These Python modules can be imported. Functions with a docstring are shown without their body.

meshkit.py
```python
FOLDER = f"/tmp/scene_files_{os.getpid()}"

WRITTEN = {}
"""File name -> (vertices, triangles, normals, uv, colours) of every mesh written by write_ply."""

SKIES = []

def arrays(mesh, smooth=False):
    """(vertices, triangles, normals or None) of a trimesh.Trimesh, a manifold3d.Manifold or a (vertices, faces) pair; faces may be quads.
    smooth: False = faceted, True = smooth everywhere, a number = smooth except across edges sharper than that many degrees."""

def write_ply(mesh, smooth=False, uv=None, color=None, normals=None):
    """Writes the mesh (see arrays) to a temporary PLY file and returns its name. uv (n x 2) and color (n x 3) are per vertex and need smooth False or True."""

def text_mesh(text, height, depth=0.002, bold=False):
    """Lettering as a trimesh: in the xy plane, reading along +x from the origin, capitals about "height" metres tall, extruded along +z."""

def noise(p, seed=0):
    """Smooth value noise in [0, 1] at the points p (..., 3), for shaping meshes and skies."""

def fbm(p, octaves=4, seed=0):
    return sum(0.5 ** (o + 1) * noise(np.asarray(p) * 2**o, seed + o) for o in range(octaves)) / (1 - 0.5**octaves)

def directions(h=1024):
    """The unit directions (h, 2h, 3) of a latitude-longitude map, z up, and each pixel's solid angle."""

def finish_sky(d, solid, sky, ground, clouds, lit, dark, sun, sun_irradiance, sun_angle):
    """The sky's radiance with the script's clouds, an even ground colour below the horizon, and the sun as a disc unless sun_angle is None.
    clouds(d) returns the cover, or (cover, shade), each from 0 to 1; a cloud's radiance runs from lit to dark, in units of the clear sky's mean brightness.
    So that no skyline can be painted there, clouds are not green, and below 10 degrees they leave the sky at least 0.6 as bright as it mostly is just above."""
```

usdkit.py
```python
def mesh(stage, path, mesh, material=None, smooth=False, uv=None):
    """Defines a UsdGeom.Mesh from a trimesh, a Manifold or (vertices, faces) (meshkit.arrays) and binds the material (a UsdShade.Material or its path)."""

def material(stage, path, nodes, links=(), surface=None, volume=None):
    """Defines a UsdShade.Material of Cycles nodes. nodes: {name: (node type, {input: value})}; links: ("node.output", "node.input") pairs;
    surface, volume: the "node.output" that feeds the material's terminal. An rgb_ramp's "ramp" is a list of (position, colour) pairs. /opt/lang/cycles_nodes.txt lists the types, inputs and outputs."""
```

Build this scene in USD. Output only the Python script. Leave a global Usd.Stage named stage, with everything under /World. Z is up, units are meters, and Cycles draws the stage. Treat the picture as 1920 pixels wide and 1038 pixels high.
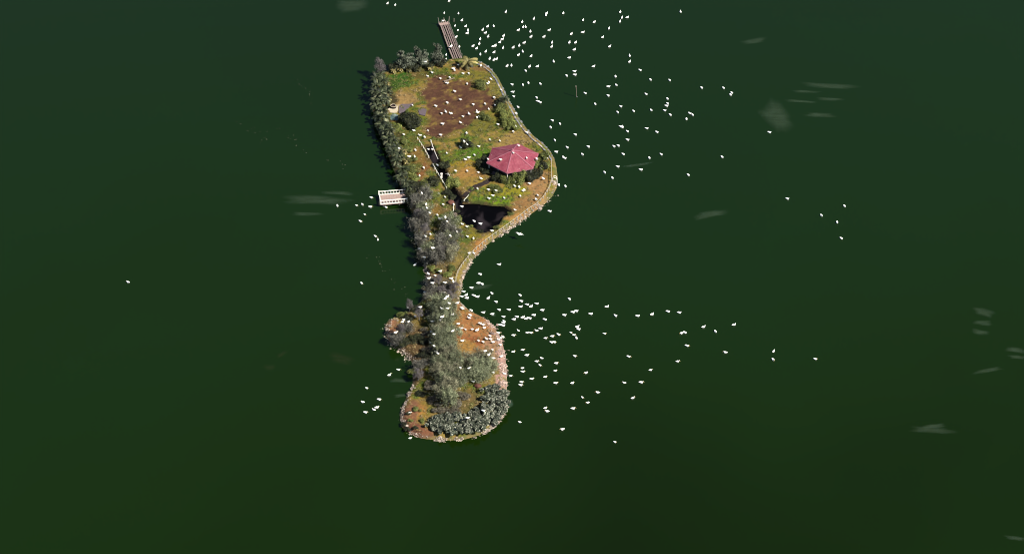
import math, random
import numpy as np
import trimesh
import manifold3d as m3
import shapely
from shapely.geometry import Polygon, Point, LineString
from scipy.spatial import cKDTree
import usdkit, meshkit
from pxr import Usd, UsdGeom, UsdLux, UsdShade, Gf, Sdf, Vt

stage = Usd.Stage.CreateInMemory()
UsdGeom.SetStageUpAxis(stage, UsdGeom.Tokens.z)
UsdGeom.SetStageMetersPerUnit(stage, 1.0)
UsdGeom.Xform.Define(stage, '/World')
UsdGeom.Scope.Define(stage, '/World/Looks')

# ------------------------------------------------------------------ camera
ELEV = math.radians(36.0)          # how steeply the aircraft looks down
DIST = 600.0                       # metres from the aircraft to the middle of the picture
MPP = 0.118                        # metres per photograph pixel (1920 wide) at that distance
W, H = 1920.0, 1038.0
APER = 36.0
FOCAL = APER * DIST / (W * MPP)
cam = UsdGeom.Camera.Define(stage, '/World/camera')
cam.AddTranslateOp().Set((0, -DIST * math.cos(ELEV), DIST * math.sin(ELEV)))
cam.AddRotateXOp().Set(90 - math.degrees(ELEV))
cam.CreateHorizontalApertureAttr(APER)
cam.CreateVerticalApertureAttr(APER * 553 / 1024)
cam.CreateFocalLengthAttr(FOCAL)
cam.CreateClippingRangeAttr(Gf.Vec2f(1, 20000))
cam.CreateExposureAttr(1.4)
EYE = np.array([0, -DIST * math.cos(ELEV), DIST * math.sin(ELEV)])

# ------------------------------------------------------------------ sky and sun
SUN_EL, SUN_AZ = math.radians(44), math.radians(-33)      # azimuth counted from +x
sd = np.array([math.cos(SUN_EL) * math.cos(SUN_AZ), math.cos(SUN_EL) * math.sin(SUN_AZ), math.sin(SUN_EL)])
skymat = usdkit.material(stage, '/World/Looks/sky', {
    's': ('sky_texture', {'sky_type': 'single_scattering', 'sun_disc': False, 'sun_elevation': SUN_EL,
                          'sun_rotation': math.atan2(sd[0], sd[1]), 'altitude': 1500.0, 'aerosol_density': 0.7}),
    'b': ('background_shader', {'strength': 0.05})}, [('s.color', 'b.color')], surface='b.background')
sky = UsdLux.DomeLight.Define(stage, '/World/sky')
UsdShade.MaterialBindingAPI.Apply(sky.GetPrim()).Bind(skymat)
sky.GetPrim().SetCustomDataByKey('kind', 'structure')
sun = UsdLux.DistantLight.Define(stage, '/World/sun')
sun.CreateIntensityAttr(1.25); sun.CreateAngleAttr(0.5); sun.CreateColorAttr(Gf.Vec3f(1.0, 0.955, 0.88))
sun.CreateNormalizeAttr(True)
sun.AddRotateZOp().Set(math.degrees(SUN_AZ) + 90)
sun.AddRotateXOp().Set(90 - math.degrees(SUN_EL))

# ------------------------------------------------------------------ helpers
rng = np.random.default_rng(7)

def lin(c):
    c = np.asarray(c, float) / 255
    return np.where(c <= 0.04045, c / 12.92, ((c + 0.055) / 1.055) ** 2.4)

KEXP = 3.3
def alb(r, g, b, k=1.0):
    """albedo of a surface whose sunlit colour in the photograph is (r, g, b)"""
    return np.clip(lin((r, g, b)) / KEXP * k, 0.003, 0.85)

def ray(px, py):
    u, v = (px - W / 2) / W * APER / FOCAL, -(py - H / 2) / W * APER / FOCAL
    return np.array([u, math.cos(ELEV) + v * math.sin(ELEV), -math.sin(ELEV) + v * math.cos(ELEV)])

def G(px, py, z=0.0):
    """the survey: photograph position -> metres on the plane at height z"""
    d = ray(px, py)
    return EYE + d * ((z - EYE[2]) / d[2])

def mpp(p):
    return np.linalg.norm(np.asarray(p) - EYE) / DIST * MPP

counts = {}
def numbered(path):
    n = counts.get(path, 0); counts[path] = n + 1
    return path if n == 0 else f'{path}_{n:03d}'

def setd(prim, label=None, cat=None, group=None, kind=None):
    for k, v in (('label', label), ('category', cat), ('group', group), ('kind', kind)):
        if v: prim.SetCustomDataByKey(k, v)
    return prim

def obj(name, mesh, mat, parent=None, label=None, cat=None, group=None, kind=None, smooth=False, tone=None):
    base = str(parent.GetPath()) if parent is not None else '/World'
    m = usdkit.mesh(stage, numbered(base + '/' + name), mesh, mat, smooth=smooth)
    if tone is not None: set_tone(m, tone)
    return setd(m.GetPrim(), label, cat, group, kind)

def set_tone(m, tone):
    """how pale each leaf or stone is by itself, 0 to 1"""
    UsdGeom.PrimvarsAPI(m.GetPrim()).CreatePrimvar('tone', Sdf.ValueTypeNames.FloatArray, 'vertex').Set(Vt.FloatArray.FromNumpy(np.asarray(tone, np.float32)))

def thing(name, label, cat, loc=(0, 0, 0), rz=0.0, scale=None, group=None, kind=None, src=None):
    x = UsdGeom.Xform.Define(stage, numbered('/World/' + name))
    if src is not None:
        x.GetPrim().GetReferences().AddInternalReference(src.GetPath()); x.GetPrim().SetInstanceable(True)
    x.ClearXformOpOrder()
    x.AddTranslateOp().Set(Gf.Vec3d(*map(float, loc))); x.AddRotateZOp().Set(float(math.degrees(rz)))
    if scale is not None or src is not None:
        s = (1, 1, 1) if scale is None else scale
        x.AddScaleOp().Set(Gf.Vec3f(*map(float, s)))
    return setd(x.GetPrim(), label, cat, group, kind)

def box(c, s, rz=0.0):
    m = trimesh.creation.box(s)
    if rz: m.apply_transform(trimesh.transformations.rotation_matrix(rz, (0, 0, 1)))
    m.apply_translation(c); return m

def bar(a, b, w, h):
    """a rectangular bar from a to b"""
    a, b = np.asarray(a, float), np.asarray(b, float); d = b - a; L = np.linalg.norm(d); d /= L
    up = np.array([0, 0, 1.0]) if abs(d[2]) < 0.95 else np.array([1.0, 0, 0])
    s = np.cross(up, d); s /= np.linalg.norm(s); u = np.cross(d, s)
    m = trimesh.creation.box((L, w, h)); T = np.eye(4); T[:3, 0], T[:3, 1], T[:3, 2], T[:3, 3] = d, s, u, (a + b) / 2
    m.apply_transform(T); return m

def tube(pts, rad, n=6):
    pts = np.asarray(pts, float); rad = np.broadcast_to(np.asarray(rad, float), (len(pts),))
    V, F = [], []
    for i, p in enumerate(pts):
        d = pts[min(i + 1, len(pts) - 1)] - pts[max(i - 1, 0)]; d = d / (np.linalg.norm(d) + 1e-9)
        up = np.array([0, 0, 1.0]) if abs(d[2]) < 0.9 else np.array([1.0, 0, 0])
        s = np.cross(up, d); s /= np.linalg.norm(s); u = np.cross(d, s)
        for k in range(n):
            a = 2 * math.pi * k / n; V.append(p + rad[i] * (math.cos(a) * s + math.sin(a) * u))
    for i in range(len(pts) - 1):
        for k in range(n):
            a, b = i * n + k, i * n + (k + 1) % n
            F += [(a, b, b + n), (a, b + n, a + n)]
    o = len(V); V += [pts[0], pts[-1]]
    for k in range(n):
        F.append((o, (k + 1) % n, k)); F.append((o + 1, (len(pts) - 1) * n + k, (len(pts) - 1) * n + (k + 1) % n))
    return trimesh.Trimesh(V, F, process=False)

def cat(ms): return trimesh.util.concatenate(list(ms))

# ------------------------------------------------------------------ materials
def plain(name, color, rough=0.7, var=0.25, scale=3.0, bump=0.0, spec=0.3, metallic=0.0, obj_var=0.0):
    c = np.asarray(color, float)
    nodes = {'g': ('geometry', {}), 'n': ('noise_texture', {'scale': scale, 'detail': 5.0, 'roughness': 0.65}),
             'r': ('rgb_ramp', {'ramp': [(0.25, tuple(c * (1 - var))), (0.5, tuple(c)), (0.75, tuple(np.minimum(c * (1 + var), 0.9)))]}),
             'p': ('principled_bsdf', {'roughness': rough, 'specular_ior_level': spec, 'metallic': metallic})}
    links = [('g.position', 'n.vector'), ('n.fac', 'r.fac')]
    col = 'r.color'
    if obj_var:
        nodes['i'] = ('attribute', {'attribute': 'tone'}); nodes['mr'] = ('map_range', {'from_min': 0.0, 'from_max': 1.0, 'to_min': 1 - obj_var, 'to_max': 1 + obj_var})
        nodes['cc'] = ('combine_color', {}); nodes['mx'] = ('mix', {'mix_type': 'multiply', 'fac': 1.0})
        links += [('i.fac', 'mr.value'), ('mr.result', 'cc.r'), ('mr.result', 'cc.g'), ('mr.result', 'cc.b'), ('r.color', 'mx.color1'), ('cc.color', 'mx.color2')]
        col = 'mx.color'
    links.append((col, 'p.base_color'))
    if bump:
        nodes['b'] = ('bump', {'strength': 0.6, 'distance': bump}); links += [('n.fac', 'b.height'), ('b.normal', 'p.normal')]
    return usdkit.material(stage, '/World/Looks/' + name, nodes, links, surface='p.BSDF')

def foliage(name, dark, mid, pale, rough=0.6, trans=0.2, stops=(0.0, 0.55, 0.88), whole=False):
    """leaves: tone varies from leaf to leaf, and a little from plant to plant"""
    nodes = {'g': ('attribute', {'attribute': 'tone'}), 'oi': ('object_info', {}),
             'r': ('rgb_ramp', {'ramp': [(stops[0], tuple(dark)), (stops[1], tuple(mid)), (stops[2], tuple(pale)), (1.0, tuple(np.minimum(np.asarray(pale) * 1.35, 0.6)))]}),
             'mr': ('map_range', {'from_min': 0.0, 'from_max': 1.0, 'to_min': 0.72, 'to_max': 1.28}),
             'cc': ('combine_color', {}), 'mx': ('mix', {'mix_type': 'multiply', 'fac': 1.0}),
             'p': ('principled_bsdf', {'roughness': rough, 'specular_ior_level': 0.25}),
             't': ('translucent_bsdf', {}), 'm': ('mix_closure', {'fac': trans})}
    links = [('oi.random' if whole else 'g.fac', 'r.fac'), ('oi.random', 'mr.value'), ('mr.result', 'cc.r'), ('mr.result', 'cc.g'), ('mr.result', 'cc.b'),
             ('r.color', 'mx.color1'), ('cc.color', 'mx.color2'), ('mx.color', 'p.base_color'), ('mx.color', 't.color'),
             ('p.BSDF', 'm.closure1'), ('t.BSDF', 'm.closure2')]
    return usdkit.material(stage, '/World/Looks/' + name, nodes, links, surface='m.closure')

M = {}
M['pink_roof'] = usdkit.material(stage, '/World/Looks/pink_roof', {'g': ('geometry', {}), 'n': ('noise_texture', {'scale': 0.7, 'detail': 6.0, 'roughness': 0.7}),
    'r': ('rgb_ramp', {'ramp': [(0.3, tuple(alb(160, 66, 84))), (0.5, tuple(alb(188, 86, 104))), (0.7, tuple(alb(206, 112, 124)))]}),
    'n2': ('noise_texture', {'scale': 2.6, 'detail': 5.0, 'roughness': 0.7}), 'm': ('map_range', {'from_min': 0.60, 'from_max': 0.70, 'to_min': 0.0, 'to_max': 0.75, 'clamp': True}),
    'x': ('mix', {'color2': tuple(alb(232, 190, 190))}), 'p': ('principled_bsdf', {'roughness': 0.6, 'specular_ior_level': 0.3})},
    [('g.position', 'n.vector'), ('n.fac', 'r.fac'), ('g.position', 'n2.vector'), ('n2.fac', 'm.value'), ('m.result', 'x.fac'), ('r.color', 'x.color1'), ('x.color', 'p.base_color')], surface='p.BSDF')
M['pink_trim'] = plain('pink_trim', alb(214, 130, 146), 0.6, 0.1, 2.0)
M['white_paint'] = plain('white_paint', (0.50, 0.47, 0.42), 0.7, 0.15, 4.0)
M['cream_paint'] = plain('cream_paint', (0.27, 0.24, 0.185), 0.8, 0.2, 4.0)
M['pink_concrete'] = plain('pink_concrete', alb(222, 190, 176), 0.85, 0.22, 2.5, 0.02)
M['grey_wood'] = plain('grey_wood', alb(176, 152, 144), 0.85, 0.35, 5.0, 0.02)
M['dark_wood'] = plain('dark_wood', alb(62, 44, 40), 0.9, 0.3, 5.0)
M['grey_slab'] = plain('grey_slab', alb(128, 112, 118), 0.9, 0.2, 3.0, 0.02)
M['cream_slab'] = plain('cream_slab', alb(250, 232, 200), 0.85, 0.18, 3.0)
M['red_rock'] = plain('red_rock', alb(132, 82, 66), 0.9, 0.3, 3.0, 0.05)
M['pale_stone'] = plain('pale_stone', alb(205, 186, 168), 0.9, 0.25, 3.0, 0.03, obj_var=0.65)
M['grey_stone'] = plain('grey_stone', alb(160, 160, 166), 0.9, 0.25, 3.0, 0.03, obj_var=0.45)
M['pink_stone'] = plain('pink_stone', alb(214, 184, 168), 0.9, 0.25, 3.0, 0.03, obj_var=0.65)
M['pale_bark'] = plain('pale_bark', alb(190, 180, 164), 0.9, 0.25, 4.0)
M['bark'] = plain('bark', (0.11, 0.085, 0.065), 0.95, 0.35, 6.0)
M['grey_bark'] = plain('grey_bark', (0.10, 0.085, 0.08), 0.95, 0.35, 6.0)
M['bird_white'] = plain('bird_white', (0.62, 0.61, 0.58), 0.8, 0.04, 8.0)
M['bird_bill'] = plain('bird_bill', (0.42, 0.30, 0.13), 0.6, 0.1, 8.0)
M['bird_flight'] = plain('bird_flight', (0.03, 0.03, 0.03), 0.7, 0.1, 8.0)
M['path_soil'] = plain('path_soil', alb(52, 36, 32), 0.95, 0.3, 1.5, 0.05)
M['palm_leaf'] = foliage('palm_leaf', (0.005, 0.008, 0.003), (0.028, 0.037, 0.014), (0.16, 0.162, 0.092))
M['palm_gold'] = foliage('palm_gold', (0.018, 0.018, 0.005), (0.085, 0.075, 0.024), (0.25, 0.205, 0.08))
M['poplar_leaf'] = foliage('poplar_leaf', (0.010, 0.014, 0.008), (0.042, 0.050, 0.032), (0.15, 0.163, 0.115))
M['feather_leaf'] = foliage('feather_leaf', (0.016, 0.016, 0.009), (0.108, 0.104, 0.060), (0.28, 0.265, 0.17))
M['feather_green'] = foliage('feather_green', (0.015, 0.019, 0.009), (0.086, 0.097, 0.050), (0.23, 0.245, 0.145))
M['grey_leaf'] = foliage('grey_leaf', (0.012, 0.011, 0.008), (0.052, 0.050, 0.038), (0.22, 0.21, 0.17))
M['twig'] = foliage('twig', (0.030, 0.025, 0.024), (0.065, 0.056, 0.053), (0.13, 0.118, 0.112))
M['bush_leaf'] = foliage('bush_leaf', (0.018, 0.024, 0.005), (0.082, 0.096, 0.020), (0.19, 0.20, 0.055))
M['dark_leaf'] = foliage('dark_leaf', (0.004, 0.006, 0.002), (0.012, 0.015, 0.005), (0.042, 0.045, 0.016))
M['scrub_leaf'] = foliage('scrub_leaf', (0.022, 0.018, 0.012), (0.072, 0.062, 0.042), (0.16, 0.142, 0.10))
M['shrub_leaf'] = foliage('shrub_leaf', (0.010, 0.014, 0.008), (0.046, 0.056, 0.035), (0.38, 0.375, 0.29), stops=(0.0, 0.60, 0.90))
M['tuft_green'] = foliage('tuft_green', (0.03, 0.05, 0.006), (0.06, 0.092, 0.013), (0.10, 0.135, 0.03))
M['tuft_olive'] = foliage('tuft_olive', (0.05, 0.05, 0.012), (0.10, 0.092, 0.024), (0.17, 0.15, 0.052))
M['tuft_straw'] = foliage('tuft_straw', (0.09, 0.065, 0.022), (0.17, 0.122, 0.05), (0.27, 0.20, 0.10))

# ------------------------------------------------------------------ water of the lake
def water_material(name, ramp, scale, bump_d, rough=0.12, spec=0.5, drift=(0.0, 0.0)):
    """murky water: its tone drifts over the lake with the algae in it"""
    nodes = {'g': ('geometry', {}), 'mp': ('mapping', {'scale': (scale, scale * 0.7, scale)}),
             'n': ('noise_texture', {'scale': 1.0, 'detail': 3.0, 'roughness': 0.45, 'distortion': 0.6}),
             'x': ('separate_xyz', {}), 'ax': ('math', {'math_type': 'multiply_add', 'value2': drift[0]}), 'ay': ('math', {'math_type': 'multiply_add', 'value2': drift[1]}),
             'r': ('rgb_ramp', {'ramp': ramp}),
             'w': ('noise_texture', {'scale': 0.9, 'detail': 4.0, 'roughness': 0.6}),
             'b': ('bump', {'strength': 0.35, 'distance': bump_d}),
             'p': ('principled_bsdf', {'roughness': rough, 'ior': 1.333, 'specular_ior_level': spec})}
    return usdkit.material(stage, '/World/Looks/' + name, nodes,
        [('g.position', 'mp.vector'), ('mp.vector', 'n.vector'), ('g.position', 'x.vector'), ('x.x', 'ax.value1'), ('n.fac', 'ax.value3'), ('x.y', 'ay.value1'), ('ax.value', 'ay.value3'), ('ay.value', 'r.fac'), ('r.color', 'p.base_color'),
         ('g.position', 'w.vector'), ('w.fac', 'b.height'), ('b.normal', 'p.normal')], surface='p.BSDF')
M['lake'] = water_material('lake', [(0.05, (0.0031, 0.0095, 0.0013)), (0.40, (0.0032, 0.0106, 0.0013)), (0.65, (0.0031, 0.0096, 0.0007)), (0.95, (0.0022, 0.0062, 0.0002))], 0.010, 0.03, spec=0.25, drift=(0.0009, -0.0028))
M['pond'] = water_material('pond', [(0.3, (0.0008, 0.0007, 0.0008)), (0.52, (0.0012, 0.001, 0.0012)), (0.66, (0.014, 0.011, 0.0125))], 0.25, 0.004, 0.25, 0.05)
M['teal'] = water_material('teal', [(0.35, (0.012, 0.022, 0.022)), (0.5, (0.04, 0.065, 0.062)), (0.65, (0.14, 0.17, 0.155))], 0.5, 0.004, 0.08)
R = 6000.0
th = np.linspace(0, 2 * math.pi, 97)[:-1]
wv = np.array([[0, 0, 0]] + [[R * math.cos(t), R * math.sin(t), 0] for t in th])
wf = [(0, i + 1, (i + 1) % 96 + 1) for i in range(96)]
obj('water', (wv, np.array(wf)), M['lake'], kind='structure', label='dark green lake water all around the narrow island', cat='water')

# ------------------------------------------------------------------ the island
OUT = [(712,150),(718,138),(735,132),(765,128),(795,124),(830,118),(850,112),(870,110),(890,114),(905,119),(920,130),(932,145),(942,165),(950,183),(962,203),(972,222),(985,240),(1000,256),(1018,270),(1030,283),(1038,298),(1042,315),(1044,335),(1042,352),(1034,368),(1022,380),(1005,393),(990,404),(975,414),(958,425),(940,437),(922,450),(905,464),(890,480),(880,494),(872,508),(867,522),(864,535),(862,550),(860,560),(862,568),(870,575),(882,585),(898,592),(912,600),(924,612),(934,628),(941,645),(945,665),(948,690),(949,715),(948,740),(950,755),(945,775),(935,790),(918,804),(895,815),(870,822),(845,824),(815,823),(790,820),(770,812),(757,800),(751,785),(754,765),(762,748),(768,735),(775,722),(776,705),(778,690),(772,675),(762,665),(745,652),(732,640),(724,625),(723,610),(730,600),(745,597),(762,588),(775,578),(788,568),(797,555),(803,542),(803,528),(801,515),(798,500),(794,488),(790,475),(784,460),(779,445),(778,430),(779,412),(776,400),(770,388),(763,375),(757,360),(750,345),(745,330),(738,315),(732,300),(728,285),(722,270),(714,255),(707,240),(703,225),(700,205),(700,185),(703,165)]
ISL = Polygon([tuple(G(x, y)[:2]) for x, y in OUT]).buffer(1.2).buffer(-1.2)
LAND = 0.85
def gpoly(pts, z=LAND): return Polygon([tuple(G(x, y, z)[:2]) for x, y in pts]).buffer(0.25).buffer(-0.25)
PONDPX = [(853,380),(872,379),(888,378),(905,380),(925,383),(945,384),(957,393),(960,399),(942,408),(936,420),(922,431),(908,437),(895,430),(885,424),(875,420),(865,412),(858,402),(853,390)]
CHANPX = [(797,272),(811,271),(823,294),(836,318),(846,338),(856,356),(866,370),(868,382),(856,384),(848,372),(838,352),(826,332),(812,308),(800,285)]
POND = gpoly(PONDPX).buffer(1.0).buffer(-1.6).buffer(.6); CHAN = gpoly(CHANPX)
POOLPX = [(728,215),(737,211),(748,215),(751,222),(744,226),(733,225)]
POOL = gpoly(POOLPX)
WET = shapely.union_all([POND, CHAN])

def height(xy):
    """ground level of the island at the points xy (n x 2)"""
    xy = np.atleast_2d(xy)
    P = shapely.points(xy)
    inside = shapely.contains(ISL, P)
    d = shapely.distance(P, ISL.exterior) * np.where(inside, 1, -1)
    p3 = np.column_stack([xy * 0.22, np.zeros(len(xy))])
    n1 = meshkit.fbm(p3, 3, 3) - 0.5
    n2 = meshkit.fbm(p3 * 5, 3, 9) - 0.5
    t = np.clip((d + 0.25) / 1.5, 0, 1); t = t * t * (3 - 2 * t)
    z = -0.8 + 1.0 * np.clip((d + 1.0) / 1.0, 0, 1) + t * 0.65 + n1 * 0.55 * t + n2 * 0.16 * t
    for poly, depth in ((WET, 0.95), (POOL, 0.35)):
        inw = shapely.contains(poly, P); dw = shapely.distance(P, poly.exterior)
        z = z - np.where(inw, depth * np.clip(dw / 0.3, 0, 1), 0)
    return z

def Gz(px, py, add=0.0):
    p = G(px, py, LAND)
    for _ in range(4):
        p = G(px, py, float(height(p[:2])[0]) + add)
    return p

mnx, mny, mxx, mxy = ISL.buffer(1.4).bounds
STEP = 0.34
gx, gy = np.arange(mnx, mxx + STEP, STEP), np.arange(mny, mxy + STEP, STEP)
XX, YY = np.meshgrid(gx, gy); jit = rng.uniform(-0.09, 0.09, (2,) + XX.shape)
P2 = np.column_stack([(XX + jit[0]).ravel(), (YY + jit[1]).ravel()])
keep = shapely.contains(ISL.buffer(1.3), shapely.points(P2))
idx = -np.ones(len(P2), int); idx[keep] = np.arange(keep.sum())
V2 = P2[keep]; ny, nx = XX.shape
ii = np.arange(len(P2)).reshape(ny, nx)
q = np.stack([ii[:-1, :-1], ii[:-1, 1:], ii[1:, 1:], ii[1:, :-1]], -1).reshape(-1, 4)
q = idx[q]; q = q[(q >= 0).all(1)]
TF = np.vstack([q[:, [0, 1, 2]], q[:, [0, 2, 3]]])
TZ = height(V2)

# what grows or lies where: (x, y, rx, ry, sunlit colour, strength), photograph positions
BASE = (138, 128, 54)
PATCH = [(752,150,24,16,(62,106,14),1),(738,158,12,10,(70,95,25),.8),(825,142,22,8,(86,98,34),.9),(790,140,20,8,(110,92,50),.8),(752,186,30,17,(180,146,90),1),(775,170,16,10,(150,128,60),.7),
 (898,140,30,14,(138,128,50),.8),(905,128,20,6,(150,108,72),.7),(860,128,18,8,(165,120,84),.7),(925,165,18,16,(140,130,62),.8),(850,172,7,5,(135,125,45),.8),(835,205,6,5,(120,130,30),.8),
 (905,232,38,20,(126,122,48),.9),(960,264,42,14,(178,148,84),.9),(885,268,26,14,(112,132,38),.9),(895,262,20,6,(150,135,70),.6),(880,288,32,14,(98,138,22),.95),(850,300,22,12,(120,135,40),.8),(880,310,30,9,(170,142,48),.9),
 (880,328,26,14,(190,142,78),.9),(1005,345,26,34,(190,146,94),1),(1025,310,12,24,(150,124,54),.8),(985,385,34,14,(180,134,84),.9),(945,358,42,12,(164,158,44),.9),(930,376,40,9,(126,158,22),1),(900,340,22,8,(170,142,66),.8),
 (970,405,26,8,(196,146,84),.9),(925,425,18,9,(150,134,60),.8),(880,440,28,12,(150,140,44),.9),(870,445,9,7,(96,120,50),.8),(890,462,22,12,(190,132,66),.95),(868,470,16,18,(128,124,64),.8),(905,452,20,8,(190,140,84),.8),
 (770,265,22,22,(104,110,42),.8),(785,300,14,26,(146,112,58),.9),(795,328,10,22,(160,108,64),.9),(770,320,16,24,(92,104,40),.8),(815,395,16,12,(150,116,52),.9),(822,415,18,12,(72,96,36),.9),(826,378,14,10,(130,130,50),.8),
 (830,500,36,26,(122,106,68),.9),(862,505,14,30,(160,138,72),.9),(810,512,14,12,(160,112,74),.8),(830,545,40,30,(112,98,66),.9),(855,575,20,14,(196,132,78),.9),
 (885,622,46,44,(190,132,80),1),(880,640,26,12,(164,100,62),.9),(866,658,22,22,(196,150,78),.9),(925,640,14,60,(196,150,118),.7),(940,670,10,80,(214,168,150),1),(915,712,20,22,(160,138,70),.9),(905,740,12,20,(108,118,36),.9),
 (775,660,26,60,(104,78,54),.9),(735,615,16,24,(178,126,92),.95),(765,595,22,14,(146,122,60),.8),(768,785,26,36,(152,106,78),1),(790,772,18,16,(188,136,70),.8),(795,785,14,14,(160,138,62),.7),(785,808,30,12,(150,96,72),.9),
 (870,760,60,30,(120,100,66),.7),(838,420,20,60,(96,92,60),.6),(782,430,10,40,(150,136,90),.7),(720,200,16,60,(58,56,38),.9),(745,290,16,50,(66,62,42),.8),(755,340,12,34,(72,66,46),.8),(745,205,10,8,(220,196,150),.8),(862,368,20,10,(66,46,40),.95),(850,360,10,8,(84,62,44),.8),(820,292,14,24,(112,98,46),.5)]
PLOT = gpoly([(806,152),(835,148),(862,156),(885,166),(915,176),(925,190),(906,205),(890,222),(866,236),(850,248),(812,256),(802,240),(812,222),(804,200),(801,175)]).buffer(.7)
def ground_color(xy):
    p = np.column_stack([xy, np.zeros(len(xy))])
    wob = np.column_stack([meshkit.fbm(p * 0.35, 4, 21) - 0.5, meshkit.fbm(p * 0.35, 4, 22) - 0.5]) * 5.0
    xs = xy + wob
    n = meshkit.fbm(p * 0.8, 4, 31); n2 = meshkit.fbm(p * 2.3, 3, 41)
    C = np.tile(lin(BASE), (len(xy), 1))
    green, straw = lin((102, 122, 28)), lin((184, 148, 78))
    t = np.clip((n - 0.42) / 0.2, 0, 1)[:, None]
    C = green * (1 - t) + straw * t
    C = 0.62 * C + 0.38 * lin(BASE)
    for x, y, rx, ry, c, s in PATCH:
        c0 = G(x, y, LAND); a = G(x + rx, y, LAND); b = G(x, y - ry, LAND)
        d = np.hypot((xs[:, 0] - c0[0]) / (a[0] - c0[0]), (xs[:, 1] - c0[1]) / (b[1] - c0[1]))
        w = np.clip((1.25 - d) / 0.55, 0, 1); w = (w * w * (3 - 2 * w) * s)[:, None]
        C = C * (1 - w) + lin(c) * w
    d = shapely.distance(shapely.points(xs), PLOT) - np.where(shapely.contains(PLOT, shapely.points(xs)), 1.2, 0)
    w = np.clip(0.5 - (d + (n - .5) * 3.0) / 2.6, 0, 1)[:, None] * np.clip(1.5 - np.clip(n - 0.58, 0, 1) * 6, 0, 1)[:, None]
    w = np.clip(w, 0, 1)
    C = C * (1 - w) + (lin((108, 74, 56)) * (0.8 + 0.5 * n[:, None])) * w
    return np.clip(C / KEXP * (0.66 + 0.68 * n2[:, None]), 0.004, 0.7), n
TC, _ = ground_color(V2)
dsh = shapely.distance(shapely.points(V2), ISL.exterior)
wetb = np.clip(1 - dsh / 0.7, 0, 1)[:, None] * 0.45
TC = TC * (1 - wetb) + np.array([0.10, 0.08, 0.06]) * wetb * 0.8
bank = (np.clip(1 - shapely.distance(shapely.points(V2), WET) / (2.4 * np.clip(meshkit.fbm(np.column_stack([V2 * .5, TZ * 0]), 3, 71) - .18, .08, 1)), 0, 1) ** .6 * 0.8)[:, None]
TC = TC * (1 - bank) + np.array([0.02, 0.013, 0.010]) * bank
M['ground'] = usdkit.material(stage, '/World/Looks/ground', {
    'a': ('attribute', {'attribute': 'tint'}), 'g': ('geometry', {}),
    'n': ('noise_texture', {'scale': 2.2, 'detail': 6.0, 'roughness': 0.75}),
    'r': ('rgb_ramp', {'ramp': [(0.3, (0.7, 0.7, 0.7)), (0.5, (1, 1, 1)), (0.7, (1.3, 1.27, 1.2))]}),
    'mx': ('mix', {'mix_type': 'multiply', 'fac': 1.0}), 'b': ('bump', {'strength': 0.7, 'distance': 0.12}),
    'p': ('principled_bsdf', {'roughness': 0.95, 'specular_ior_level': 0.1})},
    [('a.color', 'mx.color1'), ('g.position', 'n.vector'), ('n.fac', 'r.fac'), ('r.color', 'mx.color2'), ('mx.color', 'p.base_color'),
     ('n.fac', 'b.height'), ('b.normal', 'p.normal')], surface='p.BSDF')
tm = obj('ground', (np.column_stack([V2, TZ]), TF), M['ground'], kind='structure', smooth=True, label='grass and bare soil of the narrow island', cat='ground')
UsdGeom.PrimvarsAPI(tm).CreatePrimvar('tint', Sdf.ValueTypeNames.Color3fArray, 'vertex').Set(Vt.Vec3fArray.FromNumpy(TC.astype(np.float32)))

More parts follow.
